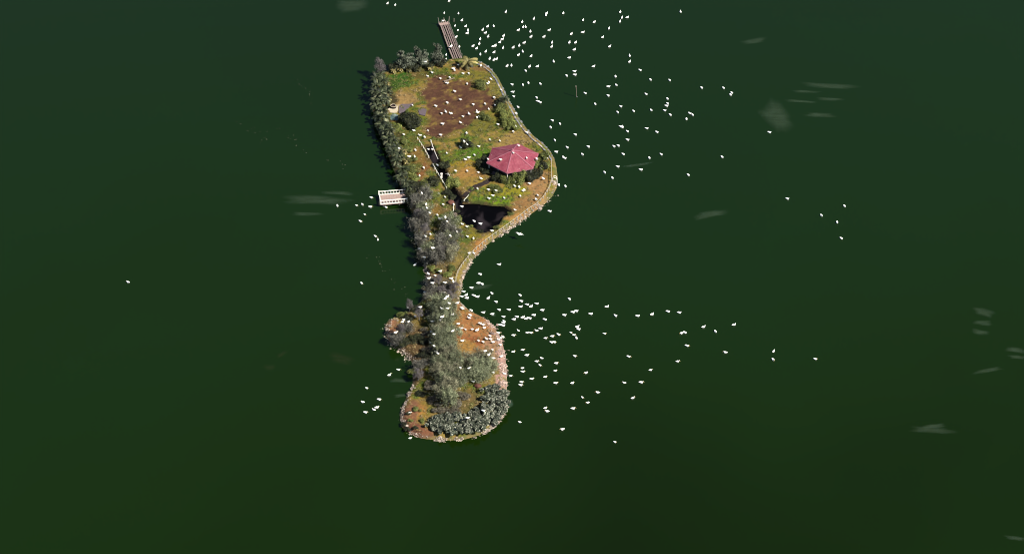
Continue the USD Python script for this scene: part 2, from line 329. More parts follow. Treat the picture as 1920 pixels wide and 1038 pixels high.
def sheet(poly, z):
    v, f = trimesh.creation.triangulate_polygon(poly, engine='earcut')
    v = np.column_stack([v, np.full(len(v), z)])
    m = trimesh.Trimesh(v, f, process=False)
    if m.face_normals[:, 2].mean() < 0: m.invert()
    return m
obj('pond_water', sheet(WET.buffer(0.15), 0.42), M['pond'], kind='structure', label='black pond below the pavilion with a narrow channel running up from it', cat='pond')
obj('pool_water', sheet(POOL.buffer(0.1), 0.72), M['teal'], kind='structure', label='small blue green pool behind the left shore palms', cat='pool')

def ribbon(px, w, lift=0.09):
    c = np.array([Gz(x, y)[:2] for x, y in px]); ls = LineString(c); n = int(ls.length / 0.5)
    V, F = [], []
    for i in range(n + 1):
        s = ls.length * i / n; p = np.array(ls.interpolate(s).coords[0]); p2 = np.array(ls.interpolate(min(s + 0.1, ls.length)).coords[0]); p1 = np.array(ls.interpolate(max(s - 0.1, 0)).coords[0])
        t = (p2 - p1) / np.linalg.norm(p2 - p1); nn = np.array([-t[1], t[0]]); ww = w * (0.8 + 0.4 * rng.random())
        for k in (-0.5, -0.17, 0.17, 0.5): V.append(np.r_[p + nn * ww * k, 0])
    V = np.array(V); V[:, 2] = height(V[:, :2]) + lift; V[0::4, 2] -= 0.13; V[3::4, 2] -= 0.13
    for i in range(n):
        for k in range(3):
            a = i * 4 + k; F.append((a, a + 4, a + 5, a + 1))
    m = trimesh.Trimesh(V, np.vstack([np.array(F)[:, [0, 1, 2]], np.array(F)[:, [0, 2, 3]]]), process=False)
    if m.face_normals[:, 2].mean() < 0: m.invert()
    return m
obj('path', ribbon([(870, 368), (880, 358), (893, 349), (908, 343), (924, 334)], 1.55), M['path_soil'], kind='structure', smooth=True, label='dark brown earth path from the pond up to the pavilion', cat='path')

# ------------------------------------------------------------------ pavilion with the pink roof
pc = G(961, 296.5, LAND + 2.75); S = mpp(pc); PR = 51.1 * S
PZ = float(height(pc[:2])[0]); pav = thing('pavilion', 'open six sided pavilion with a pink sheet roof beside the right shore', 'pavilion', (pc[0], pc[1], PZ))
EAVE, RISE = 2.7, 2.15
hexa = [np.array([PR * math.cos(math.radians(18 + 60 * k)), PR * math.sin(math.radians(18 + 60 * k)), EAVE]) for k in range(6)]
apex = np.array([0, 0, EAVE + RISE])
for k in range(6):
    a, b = hexa[k], hexa[(k + 1) % 6]
    nrm = np.cross(b - a, apex - a); nrm /= np.linalg.norm(nrm)
    v = [a, b, apex, a - nrm * 0.06, b - nrm * 0.06, apex - nrm * 0.06]
    tri = trimesh.Trimesh(v, [(0, 1, 2), (3, 5, 4), (0, 3, 4), (0, 4, 1), (1, 4, 5), (1, 5, 2), (2, 5, 3), (2, 3, 0)], process=False)
    panel = obj('roof_panel', tri, M['pink_roof'], pav)
    u = (b - a) / np.linalg.norm(b - a)
    for j in range(1, 10):                                             # standing seams
        s = j / 10; foot = a + (b - a) * s; mid = (a + b) / 2
        t = 1 - abs(2 * s - 1)
        top = foot + (apex - mid) * t * 0.97
        obj('seam', bar(foot + nrm * 0.012, top + nrm * 0.012, 0.035, 0.03), M['pink_roof'], panel)
for k in range(6):
    a, b = hexa[k], hexa[(k + 1) % 6]
    d = (apex - a) / np.linalg.norm(apex - a)
    obj('ridge_cap', bar(a - d * 0.05 + np.array([0, 0, .045]), apex - d * 0.25 + np.array([0, 0, .045]), 0.24, 0.05), M['pink_trim'], pav)
    i1, i2 = a * np.array([1.004, 1.004, 1]), b * np.array([1.004, 1.004, 1])
    obj('fascia', bar(i1 - np.array([0, 0, .13]), i2 - np.array([0, 0, .13]), 0.05, 0.2), M['pink_trim'], pav)
    p = a * np.array([.9, .9, 0]); q_ = b * np.array([.9, .9, 0])
    obj('post', tube([p + np.array([0, 0, -.2]), p + np.array([0, 0, EAVE + .1])], 0.11, 8), M['white_paint'], pav)
    pm = (p + q_) / 2
    obj('post', tube([pm + np.array([0, 0, -.2]), pm + np.array([0, 0, EAVE + .2])], 0.11, 8), M['white_paint'], pav)
    obj('beam', bar(p + np.array([0, 0, EAVE - .06]), q_ + np.array([0, 0, EAVE - .06]), 0.16, 0.2), M['dark_wood'], pav)
    if k != 4:
        obj('low_wall', bar(p * .985 + (q_ - p) * .04 + np.array([0, 0, .35]), q_ * .985 - (q_ - p) * .04 + np.array([0, 0, .35]), 0.15, 0.7), M['grey_slab'], pav)
fl = trimesh.creation.cylinder(PR * .92, 0.5, sections=6); fl.apply_transform(trimesh.transformations.rotation_matrix(math.radians(18), (0, 0, 1))); fl.apply_translation((0, 0, -0.1))
obj('floor_slab', fl, M['grey_slab'], pav)
fin = trimesh.creation.revolve(np.array([(0, -.1), (.42, -.1), (.40, .04), (.16, .16), (.10, .34), (.15, .42), (.1, .5), (0, .52)]), sections=12); fin.apply_translation(apex)
obj('finial', fin, M['pink_trim'], pav)
def roof_z(xy):
    d = np.asarray(xy) - pc[:2]; r = max(np.dot(d, [math.cos(math.radians(48 + 60 * k)), math.sin(math.radians(48 + 60 * k))]) for k in range(6))
    ap = PR * math.cos(math.radians(30))
    return None if r > ap else PZ + EAVE + RISE * (1 - r / ap)

# ------------------------------------------------------------------ jetties
def frame(A, B):
    """unit vectors along and across a line on the ground"""
    t = (B - A)[:2] / np.linalg.norm((B - A)[:2]); return np.r_[t, 0], np.array([-t[1], t[0], 0])
# left jetty: white balustrades either side of a pink concrete deck
A = G(762, 369.5, 0.9); B = G(712, 373.5, 0.9); t, n = frame(A, B); L = np.linalg.norm((B - A)[:2])
wj = abs(G(738, 362, 0.9)[1] - G(738, 382, 0.9)[1]) * 0.94
dk = thing('left_jetty'.replace('left_', 'balustraded_'), 'short pink concrete jetty with white balustrades on the left shore', 'jetty', (A[0], A[1], 0))
def lp(s, o, z): return np.array([t[0] * s + n[0] * o, t[1] * s + n[1] * o, z])
obj('deck_slab', bar(lp(-0.5, 0, .70), lp(L, 0, .70), wj, .2), M['pink_concrete'], dk)
nsl = 12
for i in range(nsl):                                                  # paving slabs with open joints
    s0, s1 = -0.4 + (L + .38) * i / nsl + .04, -0.4 + (L + .38) * (i + 1) / nsl - .04
    for o0, o1 in ((-wj / 2 + .32, -.3), (-.22, wj / 2 - .32)):
        obj('paving_slab', bar(lp(s0, (o0 + o1) / 2, .82 + .012 * rng.random()), lp(s1, (o0 + o1) / 2, .82 + .012 * rng.random()), o1 - o0, .05), M['pink_concrete'], dk)
for sgn in (-1, 1):
    o = sgn * (wj / 2 - .14)
    rl = obj('balustrade', bar(lp(0, o, 1.75), lp(L, o, 1.75), .22, .14), M['white_paint'], dk)
    obj('plinth', bar(lp(0, o, .88), lp(L, o, .88), .26, .14), M['white_paint'], dk)
    for i in range(10):
        s = .1 + (L - .2) * i / 9
        prof = np.array([(.0, .95), (.09, .95), (.07, 1.05), (.12, 1.25), (.06, 1.5), (.1, 1.7), (0, 1.7)])
        b_ = trimesh.creation.revolve(prof, sections=7); b_.apply_translation(lp(s, o, 0)); obj('baluster', b_, M['white_paint'], dk)
    for s in (.0, L):
        obj('end_post', bar(lp(s, o, .8), lp(s, o, 1.9), .3, .3), M['white_paint'], dk)
    for s in (L * .3, L * .9):
        obj('pile', tube([lp(s, sgn * (wj / 2 - .4), -1.2), lp(s, sgn * (wj / 2 - .4), .62)], .16, 8), M['grey_stone'], dk)
obj('end_kerb', bar(lp(L - .1, -wj / 2 + .3, .92), lp(L - .1, wj / 2 - .3, .92), .18, .16), M['white_paint'], dk)

# top jetty: long grey beams with gaps, ragged uprights at the outer end
A = G(858, 110, 0.8); B = G(832, 42, 0.8); t, n = frame(A, B); L = np.linalg.norm((B - A)[:2]); wj = 17.5 * mpp(A)
dk = thing('plank_jetty', 'long broken timber jetty reaching out from the top end of the island', 'jetty', (A[0], A[1], 0))
obj('joist_frame', cat([bar(lp(s, -wj / 2 + .1, .5), lp(s, wj / 2 - .1, .5), .16, .16) for s in np.linspace(.3, L - .3, 5)]), M['dark_wood'], dk)
for k, o in enumerate(np.linspace(-wj / 2 + .12, wj / 2 - .12, 5)):
    for j in range(3):
        s0, s1 = L * j / 3 + .05, L * (j + 1) / 3 - .05 + (rng.uniform(-.2, 1.1) if j == 2 else 0)
        w_ = (.34, .24, .3, .22, .36)[k]
        obj('plank', bar(lp(s0, o + rng.normal(0, .05), .64 + rng.normal(0, .03)), lp(s1, o + rng.normal(0, .05), .64 + rng.normal(0, .03)), w_, .08), M['grey_wood'], dk)
for s in (L - .35, L - .9): obj('cross_plank', bar(lp(s, -wj / 2 - .1, .73), lp(s, wj / 2 + .1, .73), .4, .08), M['pink_concrete'], dk)
for s, o, h, lean in ((L + .2, -wj / 2, 2.0, .9), (L + .3, -.1, 1.9, .0), (L + .3, wj / 2, 2.2, -.7), (L - .2, wj / 2 - .5, 1.5, -.1), (L + 1.0, -wj / 2 - 1.6, 1.0, .25), (L + .9, .5, 1.1, .2)):
    obj('upright', tube([lp(s, o, -1.2), lp(s + lean * .3, o - lean * .4 * np.sign(o + .01) * np.sign(o + .01), h)], [.11, .08], 6), M['pale_bark'], dk)
for s in np.linspace(.6, L - 1.0, 8):
    for sg in (-1, 1): obj('pile', tube([lp(s, sg * (wj / 2 - .1), -1.2), lp(s, sg * (wj / 2 - .1), .44)], .12, 6), M['dark_wood'], dk)
for s in np.linspace(1.2, L - .6, 9):
    obj('rail_post', tube([lp(s, -wj / 2 - .12, .1), lp(s + rng.normal(0, .08), -wj / 2 - .12 + rng.normal(0, .06), 1.1 + .25 * rng.random())], .055, 5), M['pale_bark'], dk)
obj('side_rail', tube([lp(s, -wj / 2 - .12, 1.02 + .06 * math.sin(s * 2)) for s in np.linspace(1.2, L - .6, 14)], .045, 5), M['pale_bark'], dk)

# a lone pole standing in the lake
p = G(1081.5, 182); hp = 19 / math.cos(ELEV) * mpp(p)
pl = thing('mooring_pole', 'thin brown pole standing alone in the water right of the top jetty', 'pole', p)
obj('shaft', tube([(0, 0, -1), (-.12, 0, hp * .5), (-.28, 0, hp)], [.09, .08, .07], 7), M['bark'], pl)
cp = trimesh.creation.icosphere(1, .14); cp.apply_translation((-.28, 0, hp)); obj('cap', cp, M['pale_bark'], pl)
fl = trimesh.creation.cylinder(.2, .14, sections=8); fl.apply_translation((0, 0, .05)); obj('float_collar', fl, M['grey_stone'], pl)

# ------------------------------------------------------------------ walls, kerbs and railings
def stones(n, size, seed):
    r = np.random.default_rng(seed); out = []
    for _ in range(n):
        s = trimesh.creation.icosphere(1 if size > .3 else 0, 1.0); v = np.array(s.vertices)
        v *= (0.75 + 0.5 * r.random((len(v), 1))); v *= size * r.uniform(.6, 1.25, 3) * np.array([1, 1, .62]); out.append((v, np.array(s.faces)))
    return out
SHAPES = stones(14, 1.0, 5)
def along(px, z=0.3):
    return LineString([tuple(G(x, y, z)[:2]) for x, y in px])
def stone_bank(name, label, px, n, w, size, mat, seed, lift=0.0, z=0.35):
    """loose stones heaped along a stretch of the shore, beyond counting"""
    r = np.random.default_rng(seed); ls = along(px, z); P, F, o, T = [], [], 0, []
    pos = np.array([np.array(ls.interpolate(r.random() * ls.length).coords[0]) + r.normal(0, w / 2, 2) for _ in range(int(n * 1.5))])
    pos = pos[meshkit.fbm(np.column_stack([pos * .55, np.zeros(len(pos))]), 2, 61) + r.normal(0, .08, len(pos)) > .44][:n]      # heaped here, thin there
    zz = height(np.array(pos))
    for p, h in zip(pos, zz):
        v, f = SHAPES[r.integers(len(SHAPES))]; a = r.random() * 6.28; c, s_ = math.cos(a), math.sin(a)
        sz = size * r.lognormal(-.2, .45)
        P.append((v * sz) @ np.array([[c, s_, 0], [-s_, c, 0], [0, 0, 1]]) + np.r_[p, max(h, -.08) + sz * .18 + lift]); F.append(f + o); o += len(v); T.append(np.full(len(v), r.random()))
    return obj(name, (np.vstack(P), np.vstack(F)), mat, kind='stuff', label=label, cat='stones', tone=np.concatenate(T))
stone_bank('shore_stones', 'pinkish white stones heaped along the right shore of the lower lobe', [(898,592),(914,601),(926,614),(936,632),(941,650),(943,680),(945,705),(946,735)], 1300, 1.15, .125, M['pink_stone'], 1)
stone_bank('shore_stones', 'pale stones along the bottom shore around the shrub belt', [(947,740),(949,757),(943,776),(933,790),(916,804),(893,815),(868,821),(843,823),(813,822)], 800, .5, .135, M['pale_stone'], 2)
stone_bank('shore_stones', 'pale stones along the reddish lower left shore', [(813,822),(790,819),(771,811),(758,799),(752,785),(756,765),(765,745),(775,722)], 340, .6, .125, M['pale_stone'], 3)
stone_bank('shore_stones', 'pale stones strewn on the rounded left point of the lower lobe', [(772,675),(758,662),(744,651),(732,640),(725,625),(725,611),(732,602),(746,600)], 420, 1.1, .125, M['pale_stone'], 4)
stone_bank('shore_stones', 'whitish boulders along the right shore below the pavilion', [(1042,340),(1041,354),(1033,368),(1021,380),(1004,393),(989,404),(974,414),(957,425),(940,437)], 620, .8, .145, M['pale_stone'], 5)
stone_bank('shore_stones', 'pale stones along the waist of the island on its right side', [(940,437),(922,450),(905,464),(890,480),(880,494),(872,508),(867,522),(864,535),(862,560),(868,574),(884,586)], 460, .5, .125, M['pale_stone'], 6)
stone_bank('shore_stones', 'grey stones at the foot of the curved wall on the upper right shore', [(890,114),(906,120),(921,131),(933,147),(943,166),(951,184),(963,204),(973,223),(986,241),(1001,257),(1019,271),(1030,283),(1038,298)], 330, .35, .115, M['grey_stone'], 7)
stone_bank('shore_stones', 'pale stones on the left shore below the balustraded jetty', [(779,412),(779,430),(780,446),(785,460),(791,476),(797,500),(801,520),(802,540)], 420, .5, .13, M['pale_stone'], 8)

# curved stone wall, upper right shore: every cap stone a part
wl = thing('shore_wall', 'low curved wall of grey white stones along the upper right shore', 'wall')
ls = along([(893,119),(906,124),(919,135),(930,149),(939,167),(947,186),(959,207),(969,225),(982,243),(997,259),(1014,273),(1026,286),(1034,299)], 1.0)
nst = int(ls.length / .82)
for i in range(nst):
    s = ls.length * (i + .5) / nst; p = np.array(ls.interpolate(s).coords[0]); d = np.array(ls.interpolate(s + .1).coords[0]) - np.array(ls.interpolate(s - .1).coords[0])
    st = trimesh.creation.box((.72 + .1 * rng.random(), .30 + .1 * rng.random(), .9)); st.vertices += rng.uniform(-.04, .04, st.vertices.shape)
    st.apply_transform(trimesh.transformations.rotation_matrix(math.atan2(d[1], d[0]), (0, 0, 1))); st.apply_translation((p[0], p[1], .52 + .08 * rng.random()))
    obj('stone', st, M['grey_stone'] if rng.random() < .72 else M['pale_stone'], wl, tone=np.full(len(st.vertices), rng.random()))

def railing(name, label, px, spacing, hgt, rail_mat, rad=.06, rails=(1.0, .5), post_w=.16):
    fe = thing(name, label, 'railing'); ls = LineString([tuple(Gz(x, y, hgt)[:2]) for x, y in px]); n_ = max(2, int(ls.length / spacing))
    pts = np.array([ls.interpolate(ls.length * i / n_).coords[0] for i in range(n_ + 1)]); z = height(pts)
    for p, h in zip(pts, z): obj('post', bar((p[0], p[1], h - .3), (p[0], p[1], h + hgt + .08), post_w, post_w), rail_mat, fe)
    for k, f_ in enumerate(rails): obj('rail', tube([(p[0], p[1], h + hgt * f_) for p, h in zip(pts, z)], rad, 6), rail_mat, fe)
    return fe
railing('shore_railing', 'long cream railing curving along the right shore below the pavilion', [(1034,300),(1034,320),(1034,336),(1029,352),(1019,368),(1004,383),(988,393),(970,407),(952,420),(936,431),(922,441),(906,453),(893,464),(880,477),(867,493),(859,506),(855,519),(854,533)], 1.25, .7, M['cream_paint'], .045, (1.0,), .17)
railing('channel_railing', 'white railing along the left bank of the dark channel, upper stretch', [(783,258),(790,269),(798,282),(804,293)], 1.3, .5, M['white_paint'], .055, (1.0,))
railing('channel_railing', 'white railing along the left bank of the dark channel, lower stretch beside the dark bushes', [(812,308),(820,322),(827,334),(833,344),(837,351)], 1.3, .5, M['white_paint'], .07, (1.0,))
railing('channel_railing', 'white railing on the right bank of the channel near its upper end', [(808,269),(814,280),(821,294)], 1.3, .5, M['white_paint'], .07, (1.0,))
railing('channel_railing', 'short white railing on the right bank of the channel by its middle', [(836,322),(840,328),(843,333)], 1.2, .5, M['white_paint'], .06, (1.0,))
p = Gz(826.5, 333); ob = obj('gate_post', cat([box((p[0] + .2, p[1], p[2] + .5), (.4, .4, 1.1)), box((p[0] + .2, p[1], p[2] + 1.08), (.52, .52, .1))]), M['white_paint'], label='squat white post on the left channel railing', cat='post')
# bent white pipe frame on the shore
p = Gz(1040, 340); fr = thing('pipe_frame', 'bent white pipe frame overhanging the right shore beside the railing', 'pipe frame', p)
for dy in (-.35, .45):
    obj('hoop', tube([(-.5, dy, -.3), (-.5, dy, .9), (-.2, dy, 1.25), (.25, dy, 1.2), (.5, dy, .8), (.55, dy, -.4)], .075, 6), M['white_paint'], fr)
obj('cross_bar', tube([(-.2, -.35, 1.25), (-.2, .45, 1.25)], .06, 6), M['white_paint'], fr)

# ------------------------------------------------------------------ pool surround, slabs, rocks, branches
def slab(name, label, px, z0, th_, mat, catname='slab'):
    P_ = gpoly(px); c = np.array(P_.centroid.coords[0]); h = float(height(c)[0])
    m = trimesh.creation.extrude_polygon(P_.simplify(.05), th_, engine='earcut'); v = np.array(m.vertices); v[:, 2] += h + z0; m.vertices = v
    return obj(name, m, mat, label=label, cat=catname)
slab('pool_rim', 'cream concrete rim above the small blue green pool', [(727,206),(733,202),(741,202),(746,200),(746,206),(744,211),(738,212),(732,212)], -.1, .34, M['cream_slab'], 'pool rim')
slab('flat_slab', 'grey concrete slab right of the small pool', [(748,200),(753,196),(768,196),(775,193),(770,201),(762,206),(755,214),(748,213)], -.1, .2, M['grey_slab'])
slab('flat_slab', 'rough grey slab further right of the pool, beside the brown plot', [(786,201),(797,199),(800,208),(797,218),(787,216),(784,208)], -.12, .2, M['grey_slab'])
p = Gz(737.5, 203)
urn = thing('round_tank', 'small round dark tank with a pale rim above the pool', 'tank', p)
obj('tank_body', trimesh.creation.revolve(np.array([(0, -.1), (.62, -.1), (.72, .3), (.70, .72), (.6, .74), (.56, .45), (0, .42)]), sections=16), M['dark_wood'], urn, smooth=35)
obj('tank_rim', trimesh.creation.torus(.66, .07, 16, 6).apply_translation((0, 0, .75)), M['cream_slab'], urn)
def rock(name, label, px, py, r, mat, flat=.7, seed=0):
    p = Gz(px, py); s = trimesh.creation.icosphere(3, r); v = np.array(s.vertices); k = meshkit.fbm(v / r * 1.6 + seed * 7, 3, seed)[:, None]
    v = v * (.72 + .56 * k) * np.array([1, .9, flat]); s.vertices = v; s.apply_translation(p + np.array([0, 0, r * flat * .35]))
    return obj(name, s, mat, smooth=50, label=label, cat='rock')
rock('rounded_rock', 'reddish brown rounded rock at the upper left corner of the black pond', 845, 381, .82, M['red_rock'], .75, 1)
rock('rounded_rock', 'pale pinkish rock on the left bank of the pond', 852.5, 403, .55, M['pink_stone'], .8, 2)
rock('rounded_rock', 'smaller pale rock just below the pinkish rock on the pond bank', 854.5, 407, .42, M['pale_stone'], .8, 3)
rock('rounded_rock', 'reddish rock in the shade right of the lower trees', 896, 724, .75, M['red_rock'], .6, 4)
def branch(label, pts, r=.07, mat='pale_bark', forks=()):
    P0 = Gz(*pts[0][:2]); b = thing('fallen_branch', label, 'branch', P0)
    W3 = [Gz(x, y, z) - P0 for x, y, z in pts]
    obj('limb', tube(W3, np.linspace(r, r * .5, len(W3)), 6), M[mat], b)
    for f in forks:
        F3 = [Gz(x, y, z) - P0 for x, y, z in f]; obj('fork', tube(F3, np.linspace(r * .8, r * .35, len(F3)), 5), M[mat], b)
branch('forked white branch lying at the top edge of the black pond', [(864, 381, .25), (870, 375, .4), (876, 369, .5), (879, 365, .55)], .085, 'white_paint', [[(870, 376, .4), (876, 379, .35), (880, 380, .3)]])
branch('upright white stump leaning at the left end of the pond', [(850, 396, .1), (850.5, 390, .3), (850, 384, .8)], .1, 'white_paint')
branch('pale crooked branch among the dark trees above the balustraded jetty', [(771, 347, 1.4), (778, 352, 1.6), (783, 359, 1.5), (787, 366, 1.2)], .075)
branch('pale bare fallen branches in the brown clearing of the lower lobe', [(862, 681, .3), (872, 679, .5), (881, 676, .6), (886, 670, .7)], .08, 'pale_bark', [[(872, 679, .5), (880, 682, .4), (888, 684, .3)], [(878, 678, .5), (883, 674, .7), (882, 668, .8)]])
branch('dark log with a pale end at the top edge of the brown plot', [(832, 153, .2), (842, 150, .3), (852, 146, .35)], .22, 'bark')

# ------------------------------------------------------------------ plants
def leaf_cards(P, D, length, width, r, fold=.25, N=None):
    """one folded leaf at every point P pointing along D; N is the way its face tends to look"""
    n_ = len(P)
    if N is None: N = D * .4 + np.array([0, 0, .6]) + r.normal(0, .35, (n_, 3))
    N = N / np.linalg.norm(N, axis=1, keepdims=True)
    D = D + r.normal(0, .25, (n_, 3)); D = D - N * (D * N).sum(1, keepdims=True); D = D / (np.linalg.norm(D, axis=1, keepdims=True) + 1e-9)
    s = np.cross(N, D); u = N
    l = (length * r.uniform(.6, 1.3, n_))[:, None]; w = (width * r.uniform(.7, 1.25, n_))[:, None]
    a = P - D * l * .5; b = P + s * w * .5 + u * w * fold; c = P + D * l * .5; d = P - s * w * .5 + u * w * fold
    V = np.stack([a, b, c, d], 1).reshape(-1, 3); k = np.arange(n_)[:, None] * 4
    F = np.vstack([k + np.array([[0, 2, 1]]), k + np.array([[0, 3, 2]])])
    tone = np.clip(.72 * r.random(n_) + .56 * (meshkit.fbm(P * 1.1 + 37.3, 2, 5) - .25), 0, 1)      # leaves differ, and whole sprays differ
    return V, F, np.repeat(tone, 4)
def clumps(C, Rr, n_, r, shell=.55):
    """n_ points in the clumps with centres C and radii Rr"""
    w = Rr ** 2.0; i = r.choice(len(C), n_, p=w / w.sum()); d = r.normal(size=(n_, 3)); d /= np.linalg.norm(d, axis=1, keepdims=True)
    return C[i] + d * (Rr[i] * r.uniform(shell, 1.0, n_) ** .6)[:, None] * np.array([1, 1, .8]), d
CROWNS = []          # (world centre, radii) of the crowns, for birds that perch in them

def make_tree(kind, seed, src_name, label, cat_, loc):
    r = np.random.default_rng(seed); t_ = thing(src_name, label, cat_, loc, scale=(1, 1, 1))
    if kind == 'poplar':
        h = 5.2; C = np.array([[r.normal(0, .38), r.normal(0, .38), z] for z in np.linspace(1.2, h - .3, 15)]); Rr = np.interp(C[:, 2], [1, 2.6, h], [.75, .95, .3]) * r.uniform(.75, 1.2, len(C))
        P, d = clumps(C, Rr, 2300, r); V, F, tn = leaf_cards(P, d + np.array([0, 0, .9]), .32, .17, r, .15, d + np.array([0, 0, .55]) + r.normal(0, .35, d.shape))
        limbs = [tube([(0, 0, -.3), (.05, 0, h * .5), (0, .05, h * .92)], [.16, .1, .03], 7)] + [tube([(0, 0, max(.5, c[2] - .8)), c], [.06, .02], 5) for c in C]
        leaf, bk = 'poplar_leaf', 'bark'
    elif kind in ('feather', 'grove'):
        h = 3.5; C = np.array([[1.2 * r.normal(), 1.2 * r.normal(), r.uniform(1.0, h)] for _ in range(20)]); C[:, :2] = np.clip(C[:, :2], -1.9, 1.9); Rr = r.uniform(.45, 1.15, 20)
        P, d = clumps(C, Rr, 3600, r, .05); q_ = r.random(3600) < .42; P[q_] = np.column_stack([r.normal(0, 1.15, q_.sum()), r.normal(0, 1.15, q_.sum()), r.uniform(.5, 3.4, q_.sum())]); V, F, tn = leaf_cards(P, d * .7 + np.array([0, 0, .9]) + r.normal(0, .3, (3600, 3)), .42, .10, r, .12, d * .8 + np.array([0, 0, .8]) + r.normal(0, .3, d.shape))
        limbs = [tube([(0, 0, -.3), (.1, .1, .7), (0, .1, 1.2)], [.2, .16, .13], 7)] + [tube([(0, .1, 1.1), c * np.array([.5, .5, .72]), c], [.1, .06, .02], 5) for c in C]
        leaf, bk = ('grey_leaf' if kind == 'grove' else 'feather_leaf' if seed % 2 else 'feather_green'), 'grey_bark'
    elif kind == 'twiggy':
        h = 5.0; limbs = [tube([(0, 0, -.3), (.05, 0, h * .45), (0, .05, h * .95)], [.17, .11, .03], 7)]; tips = []
        for k in range(46):
            z = r.uniform(.8, h * .9); a = r.random() * 6.28; R_ = np.interp(z, [.8, 2, h], [1.0, 1.15, .3]) * r.uniform(.6, 1.1); e = np.array([R_ * math.cos(a), R_ * math.sin(a), z + R_ * .9]); limbs.append(tube([(0, 0, z), e * np.array([.5, .5, 1]) - np.array([0, 0, .15 * R_]), e], [.05, .03, .012], 4)); tips.append(e)
        tips = np.array(tips); P, d = clumps(tips, np.full(len(tips), .5), 1500, r, .1); V, F, tn = leaf_cards(P, d * .6 + np.array([0, 0, 1.0]), .42, .05, r, .1)
        leaf, bk = 'twig', 'grey_bark'
    elif kind in ('bush', 'dark', 'scrub'):
        C = np.array([[.62 * r.normal(), .62 * r.normal(), r.uniform(.25, 1.1)] for _ in range(14)]); C[:, :2] = np.clip(C[:, :2], -.95, .95); Rr = r.uniform(.4, .7, 14)
        P, d = clumps(C, Rr, 1900, r, .5); V, F, tn = leaf_cards(P, d + np.array([0, 0, .4]) + r.normal(0, .4, (1900, 3)), .24, .14, r, .2, d + np.array([0, 0, .7]) + r.normal(0, .35, d.shape))
        limbs = [tube([(0, 0, -.25), c * np.array([.4, .4, .6]), c], [.06, .04, .015], 5) for c in C]
        leaf, bk = {'bush': 'bush_leaf', 'dark': 'dark_leaf', 'scrub': 'scrub_leaf'}[kind], 'bark'
    elif kind == 'shrub':
        C = np.array([[.95 * r.normal(), .95 * r.normal(), r.uniform(.5, 1.6)] for _ in range(22)]); C[:, :2] = np.clip(C[:, :2], -1.4, 1.4); Rr = r.uniform(.3, .6, 22)
        P, d = clumps(C, Rr, 1500, r, .6); V, F, tn = leaf_cards(P, d + np.array([0, 0, .7]) + r.normal(0, .3, (1500, 3)), .50, .30, r, .2, d + np.array([0, 0, .7]) + r.normal(0, .4, d.shape))
        limbs = [tube([(0, 0, -.25), c * np.array([.4, .4, .6]), c], [.07, .045, .02], 5) for c in C]
        leaf, bk = 'shrub_leaf', 'bark'
    obj('trunk', cat(limbs), M[bk], t_); obj('crown', (V, F), M[leaf], t_, tone=tn)
    return t_

def make_palm(seed, label, loc, gold):
    r = np.random.default_rng(seed); t_ = thing('palm_tree', label, 'palm', loc, scale=(1, 1, 1)); h = 1.3
    obj('trunk', tube([(0, 0, -.3), (.04, .02, h * .5), (0, 0, h)], [.24, .19, .17], 9), M['bark'], t_)
    for k in range(19):
        a = k * 2.39996 + r.normal(0, .15); lift = 1.0 - 1.3 * (k / 19) + r.normal(0, .12); Lf = r.uniform(1.45, 1.95)
        pts, p, e = [], np.array([0, 0, h]), lift
        for j in range(8):
            pts.append(p.copy()); p = p + np.array([math.cos(a) * math.cos(e), math.sin(a) * math.cos(e), math.sin(e)]) * Lf / 7; e -= .2
        pts = np.array(pts); side = np.array([-math.sin(a), math.cos(a), 0]); V, F = [], []
        for j in range(7):                                            # rachis strip
            V += [pts[j] - side * .11, pts[j] + side * .11, pts[j + 1] + side * .10, pts[j + 1] - side * .10]; o = len(V) - 4; F += [(o, o + 1, o + 2), (o, o + 2, o + 3)]
        for j in range(1, 15):
            f = j / 15; q0 = pts[int(f * 7)] * (1 - (f * 7 % 1)) + pts[min(int(f * 7) + 1, 7)] * (f * 7 % 1); d = pts[min(int(f * 7) + 1, 7)] - pts[int(f * 7)]; d /= np.linalg.norm(d) + 1e-9
            ll = .46 * math.sin(math.pi * (.15 + .8 * f)) + .1
            for sg in (-1, 1):
                tip = q0 + side * sg * ll * .8 + d * ll * .6 - np.array([0, 0, ll * .28]); o = len(V)
                V += [q0 - d * .07, q0 + d * .08, tip]; F.append((o, o + 1, o + 2))
        obj('frond', (np.array(V), np.array(F)), M['palm_gold' if gold or k > 16 else 'palm_leaf'], t_, tone=np.clip(r.random() + r.normal(0, .08, len(V)), 0, 1))
    return t_

